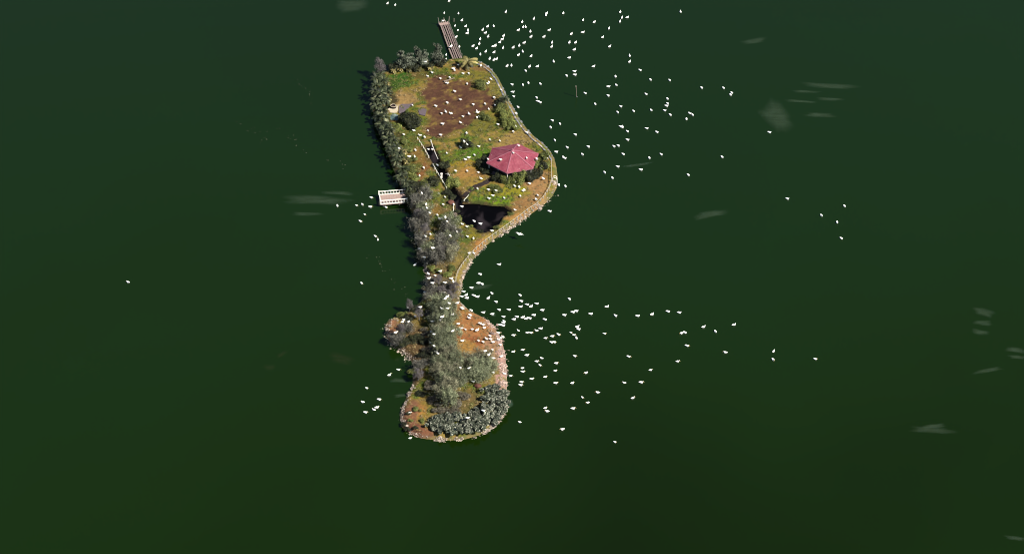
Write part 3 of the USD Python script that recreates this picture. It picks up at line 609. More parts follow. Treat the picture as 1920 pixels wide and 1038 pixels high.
PROTO = {}
SIZE = {'poplar': (1.3, 5.2), 'feather': (2.1, 4.2), 'grove': (2.1, 4.2), 'twiggy': (1.25, 5.3), 'bush': (1.25, 1.6), 'dark': (1.25, 1.6), 'shrub': (1.8, 2.0), 'scrub': (1.25, 1.6), 'palm': (1.8, 1.9), 'palmgold': (1.8, 1.9)}
def plant(kind, px, py, sxy, sz, label, group=None, nvar=3):
    loc = Gz(px, py); v = int(rng.integers(nvar)); key = (kind, v)
    name, cat_ = {'poplar': ('poplar_tree', 'tree'), 'feather': ('feathery_tree', 'tree'), 'grove': ('feathery_tree', 'tree'), 'twiggy': ('bare_tree', 'tree'), 'bush': ('round_bush', 'bush'), 'dark': ('dark_bush', 'bush'), 'scrub': ('low_scrub', 'scrub'), 'shrub': ('shore_shrub', 'shrub'), 'palm': ('palm_tree', 'palm'), 'palmgold': ('palm_tree', 'palm')}[kind]
    rz = rng.random() * 6.28; s3 = (sxy * rng.uniform(.92, 1.08), sxy * rng.uniform(.92, 1.08), sz * rng.uniform(.92, 1.08))
    if key not in PROTO:
        o = make_palm(100 + v + (10 if kind == 'palmgold' else 0), label, loc, kind == 'palmgold') if 'palm' in kind else make_tree(kind, 200 + v + sum(map(ord, kind)), name, label, cat_, loc)
        PROTO[key] = o
        x = UsdGeom.Xformable(o); ops = x.GetOrderedXformOps(); ops[1].Set(float(math.degrees(rz))); ops[2].Set(Gf.Vec3f(*map(float, s3)))
        setd(o, group=group)
    else:
        thing(name, label, cat_, loc, rz, s3, group, src=PROTO[key])
    rr, hh = SIZE[kind]
    CROWNS.append((loc + np.array([0, 0, hh * s3[2] * (.55 if kind != 'palm' else .8)]), np.array([rr * s3[0] * .8, rr * s3[1] * .8, hh * s3[2] * .42])))

ORD = ['topmost', 'second', 'third', 'fourth', 'fifth', 'sixth', 'seventh', 'eighth', 'ninth', 'tenth', 'eleventh', 'twelfth', 'thirteenth', 'fourteenth', 'fifteenth', 'sixteenth', 'seventeenth', 'eighteenth', 'nineteenth', 'twentieth', 'twenty-first', 'twenty-second', 'twenty-third', 'twenty-fourth', 'twenty-fifth', 'twenty-sixth', 'twenty-seventh', 'twenty-eighth', 'twenty-ninth', 'thirtieth', 'thirty-first', 'thirty-second', 'thirty-third', 'thirty-fourth', 'thirty-fifth', 'thirty-sixth', 'thirty-seventh', 'thirty-eighth', 'thirty-ninth', 'fortieth']
def nth(i, n_, direction='from the top'):
    return 'lowest of all' if i == n_ - 1 and direction == 'from the top' else ('topmost' if i == 0 and direction == 'from the top' else f'{ORD[i] if i else "first"} {direction}')

# top row of the island
plant('twiggy', 713, 146, 1.15, 1.2, 'bare purplish grey tree at the top left corner of the island', nvar=1)
for (x, y, h, lab) in ((756, 130, .92, 'first grey green poplar from the left along the top shore'), (770, 130, .75, 'second, shorter poplar from the left along the top shore'), (786, 127, .98, 'third poplar from the left along the top shore, with pale leaves'), (797, 127, .8, 'fourth poplar from the left along the top shore'), (820, 124, 1.02, 'tall rightmost poplar of the top shore, left of the timber jetty')):
    plant('poplar', x, y, 1.08, h * 1.25, lab, 'poplars along the top shore')
for i, (x, y) in enumerate(((737, 131), (748, 131), (763, 132), (778, 130), (806, 127), (829, 123))):
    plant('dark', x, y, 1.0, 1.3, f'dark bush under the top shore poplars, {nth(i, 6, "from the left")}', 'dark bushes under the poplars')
for i, (x, y) in enumerate(((738, 138), (750, 134), (766, 135), (785, 133), (808, 132))):
    plant('palmgold', x, y, .6, .6, f'low yellowing palm in front of the top shore trees, {nth(i, 5, "from the left")}', 'low palms along the top shore')
plant('palmgold', 877, 127, 1.45, 1.4, 'large golden palm at the foot of the timber jetty')
plant('palm', 946, 192, .85, .9, 'dark palm beside the curved wall on the upper right shore')
# palms down the left shore
WP = [(713,150),(706,160),(719,160),(705,173),(717,174),(704,186),(715,188),(725,180),(704,200),(714,202),(724,196),(706,214),(717,216),(710,229),(721,231),(715,244),(726,246),(721,258),(732,260),(727,272),(738,274),(732,286),(744,288),(737,300),(749,302),(744,314),(755,330),(751,343),(760,352),(765,365)]
for i, (x, y) in enumerate(WP):
    plant('palm', x, y, .98 * rng.uniform(.85, 1.12), rng.uniform(1.1, 1.6), f'grey green palm in the dense left shore belt, {nth(i, len(WP))}', 'palms down the left shore')
for i, (x, y) in enumerate(((726, 162), (729, 172), (728, 190), (735, 250), (757, 290), (762, 308))):
    plant('palmgold', x, y, .62, .7, f'low yellowish palm inside the left shore belt, {nth(i, 6)}', 'yellowish palms inside the left belt')
# feathery trees of the middle
FT = [(800,372),(786,384),(779,398),(796,404),(785,414),(797,424),(783,432),(846,430),(838,440),(852,448),(797,446),(842,458),(790,462),(826,468),(848,474),(806,478),(832,484),(797,492),(818,496),(846,490)]
for i, (x, y) in enumerate(FT):
    plant('twiggy' if i % 6 == 4 else 'grove' if i % 4 != 3 else 'feather', x, y, rng.uniform(.6, .8) * (1.3 if i % 6 == 4 else 1), rng.uniform(.8, 1.2) * (.75 if i % 6 == 4 else 1), f'{"bare twiggy" if i % 6 == 4 else "grey feathery"} tree in the grove left of the pond, {nth(i, len(FT))}', 'grove left of the pond', 4)
NK = [(806,532),(822,536),(838,540),(852,548),(812,548),(828,552),(803,560),(842,562)]
for i, (x, y) in enumerate(NK):
    plant('twiggy' if i % 2 else 'grove', x, y, rng.uniform(.45, .62) * (1.5 if i % 2 else 1), rng.uniform(.4, .55), f'low greyish {"bare " if i % 2 else ""}tree on the narrow waist of the island, {nth(i, len(NK))}', 'trees on the waist', 4)
for i, (x, y) in enumerate(((808, 506), (822, 512), (838, 516), (846, 505))):
    plant('bush', x, y, .8, .6, f'low olive bush just above the narrow waist, {nth(i, 4)}', 'low bushes above the waist')
ST = [(818,578),(832,584),(826,598),(842,600),(820,612),(836,618),(826,632),(844,640),(822,648),(836,656),(848,664),(824,670),(840,680),(824,690),(852,690),(836,702),(822,710),(850,716),(834,726),(860,724),(846,740),(828,746),(840,760)]
for i, (x, y) in enumerate(ST):
    plant('feather', x, y, rng.uniform(.66, .86), rng.uniform(.85, 1.15), f'feathery tree in the central row of the lower lobe, {nth(i, len(ST))}', 'central tree row of the lower lobe', 4)
RT = [(886,684),(905,684),(897,698),(914,696),(906,712),(890,712)]
for i, (x, y) in enumerate(RT):
    plant('feather', x, y, .85, .85, f'grey green tree in the clump by the fallen branches, {nth(i, len(RT))}', 'clump right of the fallen branches', 4)
LT = [(768,584),(782,580),(760,600),(766,622),(752,630),(776,636),(758,644),(744,642),(786,600),(792,640),(796,668),(788,690),(784,712),(792,738)]
for i, (x, y) in enumerate(LT):
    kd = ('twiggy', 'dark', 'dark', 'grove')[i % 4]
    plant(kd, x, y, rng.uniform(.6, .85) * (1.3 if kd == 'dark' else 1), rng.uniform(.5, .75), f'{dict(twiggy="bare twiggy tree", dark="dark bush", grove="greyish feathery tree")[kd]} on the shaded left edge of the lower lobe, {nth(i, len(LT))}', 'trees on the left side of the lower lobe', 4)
for i, (x, y) in enumerate(((806, 545), (820, 555), (846, 556), (833, 567), (806, 590), (846, 590), (802, 625), (806, 660), (858, 680), (806, 680), (866, 715), (806, 725), (870, 745), (812, 750), (858, 760), (826, 768), (846, 772))):
    plant('scrub', x, y, rng.uniform(.9, 1.3), rng.uniform(.5, .8), f'low grey brown scrub between the lower trees, {nth(i, 17)}', 'scrub between the trees')
# shrub belt round the bottom end
SB = [(930,735),(916,738),(938,748),(924,752),(910,755),(942,765),(928,767),(913,770),(902,776),(936,780),(920,784),(905,790),(888,788),(924,795),(874,790),(894,800),(860,788),(878,804),(846,790),(864,804),(832,788),(850,808),(818,794),(834,804),(812,803),(905,803),(846,797),(880,797),(828,811),(848,814),(868,813),(889,809),(910,800),(929,789),(941,777),(945,758),(944,742)]
for i, (x, y) in enumerate(SB):
    plant('shrub', x, y - 2, rng.uniform(.6, .8), rng.uniform(.65, .95), f'pale tipped shrub in the belt round the bottom end, {nth(i, len(SB), "along from its upper right")}', 'shrub belt round the bottom end')
# single bushes
for x, y, s, z, kind, lab in ((900,163,1.1,1.2,'bush','round olive bush at the upper right corner of the brown plot'),(941,208,1.1,1.2,'bush','uppermost of four bushes in a line by the curved wall'),(947,220,1.2,1.3,'bush','second of four bushes in a line by the curved wall'),(953,232,1.2,1.2,'bush','third of four bushes in a line by the curved wall'),(960,243,1.0,1.0,'bush','lowest of four bushes in a line by the curved wall'),
    (934,196,1.1,1.1,'dark','dark bush left of the palm by the curved wall'),(876,275,1.1,1.4,'dark','dark bush on the bright green grass left of the pavilion'),(909,223,1.0,.9,'bush','olive bush at the right edge of the brown plot'),(850,346,1.2,1.2,'bush','dark olive bush right of the lower end of the channel'),(842,350,1.1,1.1,'dark','dark bush beside the lower end of the channel'),
    (768,230,1.9,1.6,'dark','large black green bush below the grey slab by the pool'),(776,238,1.3,1.2,'dark','smaller dark bush at the lower right of the large black bush'),(757,226,1.2,1.2,'dark','dark bush between the pool and the large black bush'),
    (909,312,1.4,1.3,'dark','dark bush at the left corner of the pavilion'),(906,322,1.3,1.1,'dark','dark bush below the left corner of the pavilion'),(935,338,1.1,1.3,'dark','dark bush under the lower left eave of the pavilion'),(944,340,.8,1.3,'bush','first slim bush along the front of the pavilion'),(960,342,.7,1.2,'bush','second slim bush along the front of the pavilion'),(975,341,1.1,2.0,'bush','tall olive bush in front of the lower right eave'),
    (990,336,1.3,1.3,'dark','dark bush right of the tall olive bush at the pavilion'),(1003,332,1.3,1.3,'dark','dark bush at the lower right corner of the pavilion'),(1006,318,1.1,1.8,'bush','olive bush covering the right corner of the pink roof'),(1019,300,1.1,1.6,'bush','olive bush right of the pavilion, beside the railing'),(1017,315,1.0,1.2,'dark','dark bush between the pavilion and the railing'),(1026,312,.8,.8,'bush','small yellowish bush touching the railing by the pavilion'),
    (928,358,1.2,.7,'bush','low grey green bush on the grass below the pavilion'),(820,316,.9,1.0,'dark','dark bush on the left bank of the channel, upper one'),(818,345,1.2,1.1,'dark','dark bush on the left bank of the channel, lower one'),(834,312,1.0,1.0,'dark','dark bush on the right bank of the channel'),(856,399,.6,.5,'dark','low dark growth at the left end of the black pond, upper'),(862,411,.6,.5,'bush','low growth at the left end of the black pond, lower'),(881,427,.55,.45,'bush','low growth on the lower bank of the black pond, leftmost'),(902,434,.5,.4,'dark','low growth on the lower bank of the black pond, middle'),(931,429,.55,.45,'bush','low growth on the lower bank of the black pond, rightmost'),(871,379,.6,.5,'dark','low dark growth at the top edge of the pond beside the white branch'),(957,402,.5,.4,'bush','low growth at the right tip of the black pond'),(838,364,.9,.7,'dark','dark growth where the channel meets the pond'),(848,372,.7,.6,'dark','dark growth beside the reddish rock by the pond'),
    (772,302,1.0,.9,'bush','bush in the left part of the island above the balustraded jetty'),(774,325,1.3,1.2,'bush','green bush inside the left belt, above the balustraded jetty'),(782,340,1.2,1.1,'bush','bush above the pale crooked branch'),(798,356,1.1,1.2,'bush','green bush right of the pale crooked branch'),(806,368,1.2,1.3,'bush','dark green bush left of the lower channel railing end'),(788,352,1.2,1.2,'dark','dark bush beside the pale crooked branch'),(776,362,1.3,1.5,'dark','dark bush behind the balustraded jetty'),(772,378,1.3,1.4,'dark','dark bush at the shore end of the balustraded jetty'),(768,352,1.1,1.2,'dark','dark bush above the shore end of the balustraded jetty'),
    (843,356,.8,.5,'bush','yellow green tuft at the lower end of the left channel railing'),(830,420,1.2,1.0,'bush','bush at the upper right edge of the grove, near the pond'),(756,270,1.0,.8,'bush','low bush inside the left palm belt, upper one'),(762,285,1.0,.8,'bush','low bush inside the left palm belt, lower one'),(742,242,1.0,.8,'bush','low green bush below the small pool'),
    (757,797,.5,.45,'dark','small dark scrub at the left end of the reddish soil, upper'),(763,806,.55,.45,'dark','small dark scrub at the left end of the reddish soil, lower'),(769,789,.4,.35,'bush','small olive scrub in the middle of the reddish soil'),(779,803,.45,.4,'dark','small dark scrub on the reddish soil near the bottom shore'),(766,775,.45,.4,'dark','small dark scrub at the top of the reddish soil'),(781,768,.7,.55,'bush','olive scrub where the reddish soil meets the trees'),(792,790,.5,.4,'bush','olive scrub between the reddish soil and the shrub belt'),(776,700,.9,.7,'bush','low bush on the shaded left shore of the lower lobe'),(905,735,.7,.6,'bush','small green bush inside the top of the shrub belt'),(752,592,.9,.7,'bush','yellowish bush on the top of the rounded left point')):
    if lab: plant(kind, x, y, s, z, lab)

# grass tufts: nobody could count them
def tuft(seed, n_, h):
    r = np.random.default_rng(seed); a = r.random(n_) * 6.28; rad = r.random(n_) * .22
    P = np.column_stack([rad * np.cos(a), rad * np.sin(a), np.zeros(n_)]); D = np.column_stack([np.cos(a) * .7, np.sin(a) * .7, r.uniform(.5, 1.2, n_)])
    return leaf_cards(P + D * h * .4, D, h, .10, r, .1)
for name, mat, nt, lab, tone in (('grass', 'tuft_green', 1700, 'green grass tufts scattered over the upper half of the island', 0), ('grass', 'tuft_olive', 2200, 'olive grass tufts scattered over the whole island', 1), ('dry_grass', 'tuft_straw', 1700, 'straw coloured dry grass tufts on the open ground', 2)):
    mnx, mny, mxx, mxy = ISL.bounds; P = rng.uniform((mnx, mny), (mxx, mxy), (26000, 2)); P = P[shapely.contains(ISL.buffer(-.8), shapely.points(P))]
    P = P[~shapely.contains(WET.buffer(.3), shapely.points(P))]; P = P[~shapely.contains(Point(*pc[:2]).buffer(PR), shapely.points(P))]
    C, _ = ground_color(P); lum = C.sum(1); gr = C[:, 1] / (C[:, 0] + 1e-6); inplot = shapely.contains(PLOT, shapely.points(P))
    w = {0: gr > .95, 1: (gr > .78), 2: (gr < .82)}[tone] & (~inplot | (rng.random(len(P)) < .06)); P = P[w][:nt]
    if len(P) < 2: continue
    pi = UsdGeom.PointInstancer.Define(stage, numbered('/World/' + name)); protos = []
    for k in range(3):
        tv, tf, tt = tuft(300 + k + 10 * tone, 14, .26); mm = usdkit.mesh(stage, f'{pi.GetPath()}/tuft_{k:03d}' if k else f'{pi.GetPath()}/tuft', (tv, tf), M[mat]); set_tone(mm, tt); protos.append(mm.GetPath())
    pi.CreatePrototypesRel().SetTargets(protos)
    pi.CreateProtoIndicesAttr(Vt.IntArray.FromNumpy(rng.integers(0, 3, len(P)).astype(np.int32)))
    pi.CreatePositionsAttr(Vt.Vec3fArray.FromNumpy(np.column_stack([P, height(P) - .02]).astype(np.float32)))
    sc = rng.uniform(.6, 1.0, len(P)) * rng.choice([1, 1, 1.2, 1.9], len(P)); pi.CreateScalesAttr(Vt.Vec3fArray.FromNumpy(np.column_stack([sc, sc, sc]).astype(np.float32)))
    setd(pi.GetPrim(), lab, 'grass', None, 'stuff')

# ------------------------------------------------------------------ pale films of algae drifting on the lake
def film_material(name, color, dens):
    nodes = {'a': ('attribute', {'attribute': 'cover'}), 'g': ('geometry', {}), 'mp': ('mapping', {'scale': (.25, 1.1, 1.0)}),
             'n': ('noise_texture', {'scale': 1.0, 'detail': 4.0, 'roughness': .6}), 'm1': ('map_range', {'from_min': .3, 'from_max': .75, 'to_min': .35, 'to_max': 1.0, 'clamp': True}),
             'mu': ('math', {'math_type': 'multiply'}), 'm2': ('math', {'math_type': 'multiply', 'value2': dens}),
             'd': ('diffuse_bsdf', {'color': color}), 't': ('transparent_bsdf', {}), 'x': ('mix_closure', {})}
    return usdkit.material(stage, '/World/Looks/' + name, nodes, [('g.position', 'mp.vector'), ('mp.vector', 'n.vector'), ('n.fac', 'm1.value'), ('a.fac', 'mu.value1'), ('m1.result', 'mu.value2'),
        ('mu.value', 'm2.value1'), ('m2.value', 'x.fac'), ('t.BSDF', 'x.closure1'), ('d.BSDF', 'x.closure2')], surface='x.closure')
M['film'] = film_material('film', (0.06, 0.085, 0.055), .25)
M['film_dense'] = film_material('film_dense', (0.07, 0.11, 0.075), .42)
M['film_mud'] = film_material('film_mud', (0.05, 0.04, 0.022), .09)
def film(label, px, py, ln, wd, ang, mat='film', seed=0):
    c = G(px, py); a = math.radians(ang); e1 = G(px + math.cos(a) * ln / 2, py + math.sin(a) * ln / 2) - c; e2 = G(px - math.sin(a) * wd / 2, py + math.cos(a) * wd / 2) - c
    r = np.random.default_rng(seed + int(px)); V, A_, F = [np.zeros(3)], [1.0], []; nT, ph = 48, r.random(4) * 6.28
    for j, (f, al) in enumerate(((.35, 1.0), (.6, .75), (.82, .35), (1.05, 0.0))):
        for k in range(nT):
            t_ = 2 * math.pi * k / nT; cx, cy = math.cos(t_), math.sin(t_); pw = .55
            X, Y = math.copysign(abs(cx) ** pw, cx), math.copysign(abs(cy) ** .8, cy); rad = f * (1 + .10 * math.sin(3 * t_ + ph[0]) + .07 * math.sin(5 * t_ + ph[1]) + .04 * math.sin(9 * t_ + ph[2]))
            V.append(e1 * X * rad + e2 * Y * rad); A_.append(al)
    for k in range(nT):
        F.append((0, 1 + (k + 1) % nT, 1 + k))
    for j in range(3):
        for k in range(nT):
            a0, b0 = 1 + j * nT + k, 1 + j * nT + (k + 1) % nT; F += [(a0, b0, b0 + nT), (a0, b0 + nT, a0 + nT)]
    m = trimesh.Trimesh(np.array(V) + c + np.array([0, 0, .006 + .0035 * (seed % 7)]), F, process=False)
    if m.face_normals[:, 2].mean() < 0: m.invert()
    o = obj('algae_streak', m, M[mat], label=label, cat='algae')
    UsdGeom.PrimvarsAPI(o).CreatePrimvar('cover', Sdf.ValueTypeNames.FloatArray, 'vertex').Set(Vt.FloatArray.FromNumpy(np.array(A_, np.float32)))
FILMS = [(660,10,62,24,-4,'film','pale algae patch at the top edge, left of the timber jetty'),(634,362,60,7,3,'film','short pale streak nearest the balustraded jetty, upper of three'),(592,375,125,17,2,'film','long pale algae streak left of the balustraded jetty'),(576,401,56,7,0,'film','faint lowest streak of the group left of the balustraded jetty'),
 (1414,77,46,10,-10,'film','small pale streak far right near the top edge'),(1556,161,106,10,3,'film','long pale streak, topmost of the right upper group'),(1512,172,52,5,2,'film','thin faint streak below the topmost of the right upper group'),(1556,186,52,6,2,'film','thin middle streak of the right upper group'),(1500,190,60,5,4,'film','faint left streak of the right upper group'),(1538,216,56,9,2,'film','lowest streak of the right upper group'),(1456,218,66,44,48,'film','broad slanting pale patch left of the right upper streaks'),
 (1332,402,64,13,-10,'film','pale slanting patch in open water right of the pond'),(1845,585,40,15,14,'film','upper of three stacked pale patches at the far right'),(1843,605,36,10,4,'film','middle of three stacked pale patches at the far right'),(1838,622,34,10,10,'film','lower of three stacked pale patches at the far right'),(1905,656,40,10,8,'film','pale patch cut by the right picture edge, upper one'),(1908,669,34,7,5,'film','pale patch cut by the right picture edge, lower one'),(1852,694,54,8,-10,'film','thin slanting streak below the stacked patches at the far right'),
 (1748,806,84,12,4,'film','long pale streak at the lower right'),(1752,798,44,8,-4,'film','short pale streak on top of the long one at the lower right'),(1904,1008,42,8,8,'film','faint streak at the bottom right corner'),(1196,309,56,5,-8,'film','very faint thin streak in the middle of the upper flock'),(748,713,34,8,2,'film','faint streak on the water at the left shore of the lower lobe, upper'),(752,741,28,7,-6,'film','faint streak on the water at the left shore of the lower lobe, lower'),(955,757,13,18,30,'film_dense','green algae clump beside the shrub belt at the lower right shore'),
 (925,590,9,6,20,'film_dense','green algae clump at the upper right shore of the lower lobe'),(900,538,46,9,-6,'film','faint streak in the bay right of the waist'),(528,664,22,8,-30,'film_mud','faint brownish scum smear left of the lower lobe'),(640,672,46,20,15,'film_mud','faint brownish scum spots nearest the lower lobe'),(505,688,22,10,0,'film_mud','faint brownish scum spot, leftmost of the lower left ones')]
for i, (x, y, l, w, a, mat, lab) in enumerate(FILMS): film(lab, x, y, l, w, a, mat, i)
r = np.random.default_rng(77); P, F, o = [], [], 0
for (x0, y0, x1, y1, k) in ((440, 225, 505, 262, 16), (555, 150, 590, 190, 9), (520, 235, 570, 280, 12), (600, 290, 660, 320, 6), (700, 480, 760, 550, 24)):
    for _ in range(k):
        f = r.random(); c = G(x0 + (x1 - x0) * f + r.normal(0, 5), y0 + (y1 - y0) * f + r.normal(0, 5)); v, f_ = SHAPES[r.integers(14)]
        P.append(v * r.uniform(.06, .16) * np.array([1, 1, .15]) + c + np.array([0, 0, .01])); F.append(f_ + o); o += len(v)
M['scum'] = plain('scum', (0.035, 0.034, 0.02), .9, .2, 3.0)
obj('floating_scum', (np.vstack(P), np.vstack(F)), M['scum'], kind='stuff', label='faint brown specks of scum drifting left of the island', cat='scum')

# ------------------------------------------------------------------ white birds
def hullchain(js, seg=10):
    S_ = [m3.Manifold.sphere(rr, seg).translate((x, y, z)) for x, y, z, rr in js]
    out = m3.Manifold()
    for a_, b_ in zip(S_, S_[1:]): out = out + m3.Manifold.batch_hull([a_, b_])
    return out
def bird_parts(pose):
    z0 = {'swim': 0.0, 'stand': .30, 'fly': 0.0}[pose]
    body = m3.Manifold.batch_hull([m3.Manifold.sphere(.22, 14).scale((1.25, 1.05, .9)).translate((.12, 0, .16 + z0)), m3.Manifold.sphere(.17, 12).translate((-.18, 0, .19 + z0)), m3.Manifold.sphere(.035, 8).translate((-.48, 0, .24 + z0))])
    if pose != 'fly':
        for s in (-1, 1):                                              # folded wings
            body = body + m3.Manifold.batch_hull([m3.Manifold.sphere(.13, 10).scale((1, .4, .8)).translate((.12, s * .17, .24 + z0)), m3.Manifold.sphere(.025, 6).translate((-.46, s * .05, .27 + z0)), m3.Manifold.sphere(.10, 8).scale((1, .4, .8)).translate((-.15, s * .15, .26 + z0))])
        neck = hullchain([(.24, 0, .22 + z0, .13), (.36, 0, .30 + z0, .085), (.33, 0, .38 + z0, .075), (.37, 0, .45 + z0, .075), (.41, 0, .46 + z0, .08)])
        bill = m3.Manifold.batch_hull([m3.Manifold.sphere(.045, 8).translate((.46, 0, .45 + z0)), m3.Manifold.sphere(.016, 6).translate((.72, 0, .27 + z0)), m3.Manifold.sphere(.03, 6).translate((.54, 0, .34 + z0))])
    else:
        neck = hullchain([(.28, 0, .18, .11), (.40, 0, .26, .08), (.50, 0, .28, .07)])
        bill = m3.Manifold.batch_hull([m3.Manifold.sphere(.045, 8).translate((.55, 0, .27)), m3.Manifold.sphere(.018, 6).translate((.88, 0, .2))])
    parts = [('body', (body + neck), 'bird_white'), ('bill', bill, 'bird_bill')]
    if pose == 'stand':
        for s in (-1, 1): parts.append(('leg', hullchain([(0, s * .08, z0 + .1, .03), (.02, s * .09, .03, .02), (.12, s * .10, .015, .02)], 6), 'bird_bill'))
    if pose == 'fly':
        for s in (-1, 1):
            parts.append(('wing', hullchain([(.1, s * .1, .24, .1), (.16, s * .6, .34, .07), (.0, s * .95, .33, .05)], 8).scale((1, 1, 1)) + m3.Manifold.batch_hull([m3.Manifold.sphere(.03, 6).translate((.2, s * .12, .24)), m3.Manifold.sphere(.03, 6).translate((-.22, s * .12, .24)), m3.Manifold.sphere(.03, 6).translate((-.16, s * .65, .33)), m3.Manifold.sphere(.03, 6).translate((.2, s * .6, .34))]), 'bird_white'))
            parts.append(('wing_tip', m3.Manifold.batch_hull([m3.Manifold.sphere(.03, 6).translate((.05, s * .95, .335)), m3.Manifold.sphere(.03, 6).translate((-.18, s * .72, .335)), m3.Manifold.sphere(.02, 6).translate((-.1, s * 1.25, .32))]), 'bird_flight'))
    return parts

BW = """726.4,6.2 741,9 842,1.5 833,24 859.5,25 866,38 853,48 858.5,56 873,49 877,57 876,62 855,69 948.5,22 861,87.5 836.5,102.5 836.5,110 836.5,115
914,49.5 925.6,49 905,55.7 910,61.3 915,68.4 900,73 898.5,82 886.8,86 893.5,90.6 924.6,86.5 928.8,85.6 937,79 941.8,73 944,67 943,89.6 962,89 973.5,85.4 982.6,80 995.4,68.8 994.4,59 971.8,56 980.8,50.8 985.5,50.5 979,41 1001,35 1024.6,24.7 1023.5,28.3 1056,24.7 1029.6,56 1019.7,68.8 1035,79.7 1034.3,87.3 980,96.6 910.7,96.4 926,98
900.5,102 918,110 926,112 930.8,110.4 971.8,102.8 995.5,105 950.6,123.4 958.8,122.8 985.7,132.4 992.6,124.7 1007.3,124.3 1038,115.3 959.7,158 980.2,158.6 990.6,155 1013,156.7 961,172 963,180.3 1006,182.5 1008,189.2 1012.3,191.5
971.2,200.4 1035.4,225.3 1049.8,231.6 1032.3,238.2 1040.3,262.5 1042.7,284.2 1056.2,294 1058.5,296 1048,346 1060,348.5 1030.5,395.3
632.5,384.8 668.2,384 679.4,382.6 693.9,387 695.8,369.6 683.9,401.2 675.6,414 703.7,442 708.5,448.6 720.7,358.5 723.9,388 745,339.6
778,495.7 797.2,546.5 764.9,575.5 869,545.7 865.4,555 874,552.3 875.3,557.9 883.7,538.6 896.6,529.8 903.6,531.6 900,513.4 935.6,495 888.2,553 895,555.5 922,549 915.7,558 929.8,564.8 883.4,581 905.7,585 922.7,588 935.4,579.8 953.9,579.6
943.7,592.7 945,601.5 943.5,604 937.7,608 943,609.4 934.2,622.8 937.7,632.5 943,630.8 977,563.8 975.8,574 988,570 995.5,573.5 1006,568.3 1016.5,580.6 1000.7,589.8 969,592.7 963.4,597.8 980,594 986.2,596.4 992.8,595.8 1021.5,598 1058,589.8 971.8,618.7 962.5,627.6 988.3,622.4 995,622.8 1006,618.6 1013.4,615 1022.7,632.8 1035,629.4 1047,626.2 1033.6,640.6 1038.8,640.3 962.2,658.3 979.9,654.8 987.4,664.9 1015.7,670.4 1006,676.3 975,552.6
1067.5,559.6 1080.2,582.2 1073.9,584.3 1107.4,587.4 1137.8,573.9 1154,590.8 1195.3,591.2 1222.4,588.3 1252.2,583 1273.2,585 1082.2,611.5 1084.4,616.2 1070.2,622.2 1075.9,626.7 1080.6,632.5 1133.2,624 1278.3,623.3 1284,622.3 1287.8,647 1077.5,666.3 1178.5,667.3
1318.8,612 1341.3,620.3 1375.8,607.8 1360.3,659.5 1450.3,657.5 1449.3,672.8 1528.3,671.7 1270.3,676.3
1012.3,683.4 1042.5,679.8 1041,693.6 979.7,688.8 979.8,695.5 957.3,703.3 996.7,709 1021.9,705.4 977.6,715 975.8,720.7 1041.5,716.9 1072.7,717 1099,697.6 1121,734.5
1219.5,692.5 1170.6,716.2 1201.8,715.6 1091.8,743.6 1102.4,753.3 1074,764.6 1186.2,745 1022,763.7 1026.3,769.8 974.8,790 1054.8,803.5 1152.6,827 1476,371.7 1540,403 1583.2,385.4 1569.5,415.8 1577.3,446
746.7,691.8 730,701.9 687.3,726.2 680.5,752.5 710.6,747.7 706.2,762.7 701.4,767 685,771.8 768.7,820 240.5,528 678,530
1093.2,37.6 1114,41 1092.5,60.3 1070.9,63.4 1067.4,79.6 1078.9,79.6 1076.6,92.8 1067,108 1141.6,53.2 1129.8,69.5 1143,87 1162.8,22.3 1166,33 1175.8,32.5 1162.5,40.2 1276,22 1180.6,104.5 1180.4,115.4 1112.7,124.3
1062.3,141.4 1077,133.3 1077.6,139.8 1154,142.8 1140.6,161.9 1155.3,159 1200,131 1219.4,148.9 1255.5,150 1097.2,174.3 1140,178.8 1115.8,194.6 1163.8,199 1158,210 1188,207.8 1211.2,176 1251.2,184.5 1251.5,193.5 1249.5,198 1246,206.4 1220.7,206 1256.6,214.7
1315.4,164 1356.4,164.4 1369.5,177 1371.8,173.5 1293,211.7 1298.4,214.8 1287,222.5 1212.2,240 1231.4,247 1442.4,247.3
1164,236.2 1166,238 1176.4,245.7 1176.4,261.6 1151,273.9 1159,272.5 1168.5,288.4 1078.5,251.8 1063.3,275.8 1102.9,274.4 1091.8,288.8 1217.3,295.2 1239.6,288.8 1158,311.7 1133.7,322.5 1148,332.8 1201.4,317.5 1353.7,293.6 1290.4,327.3"""
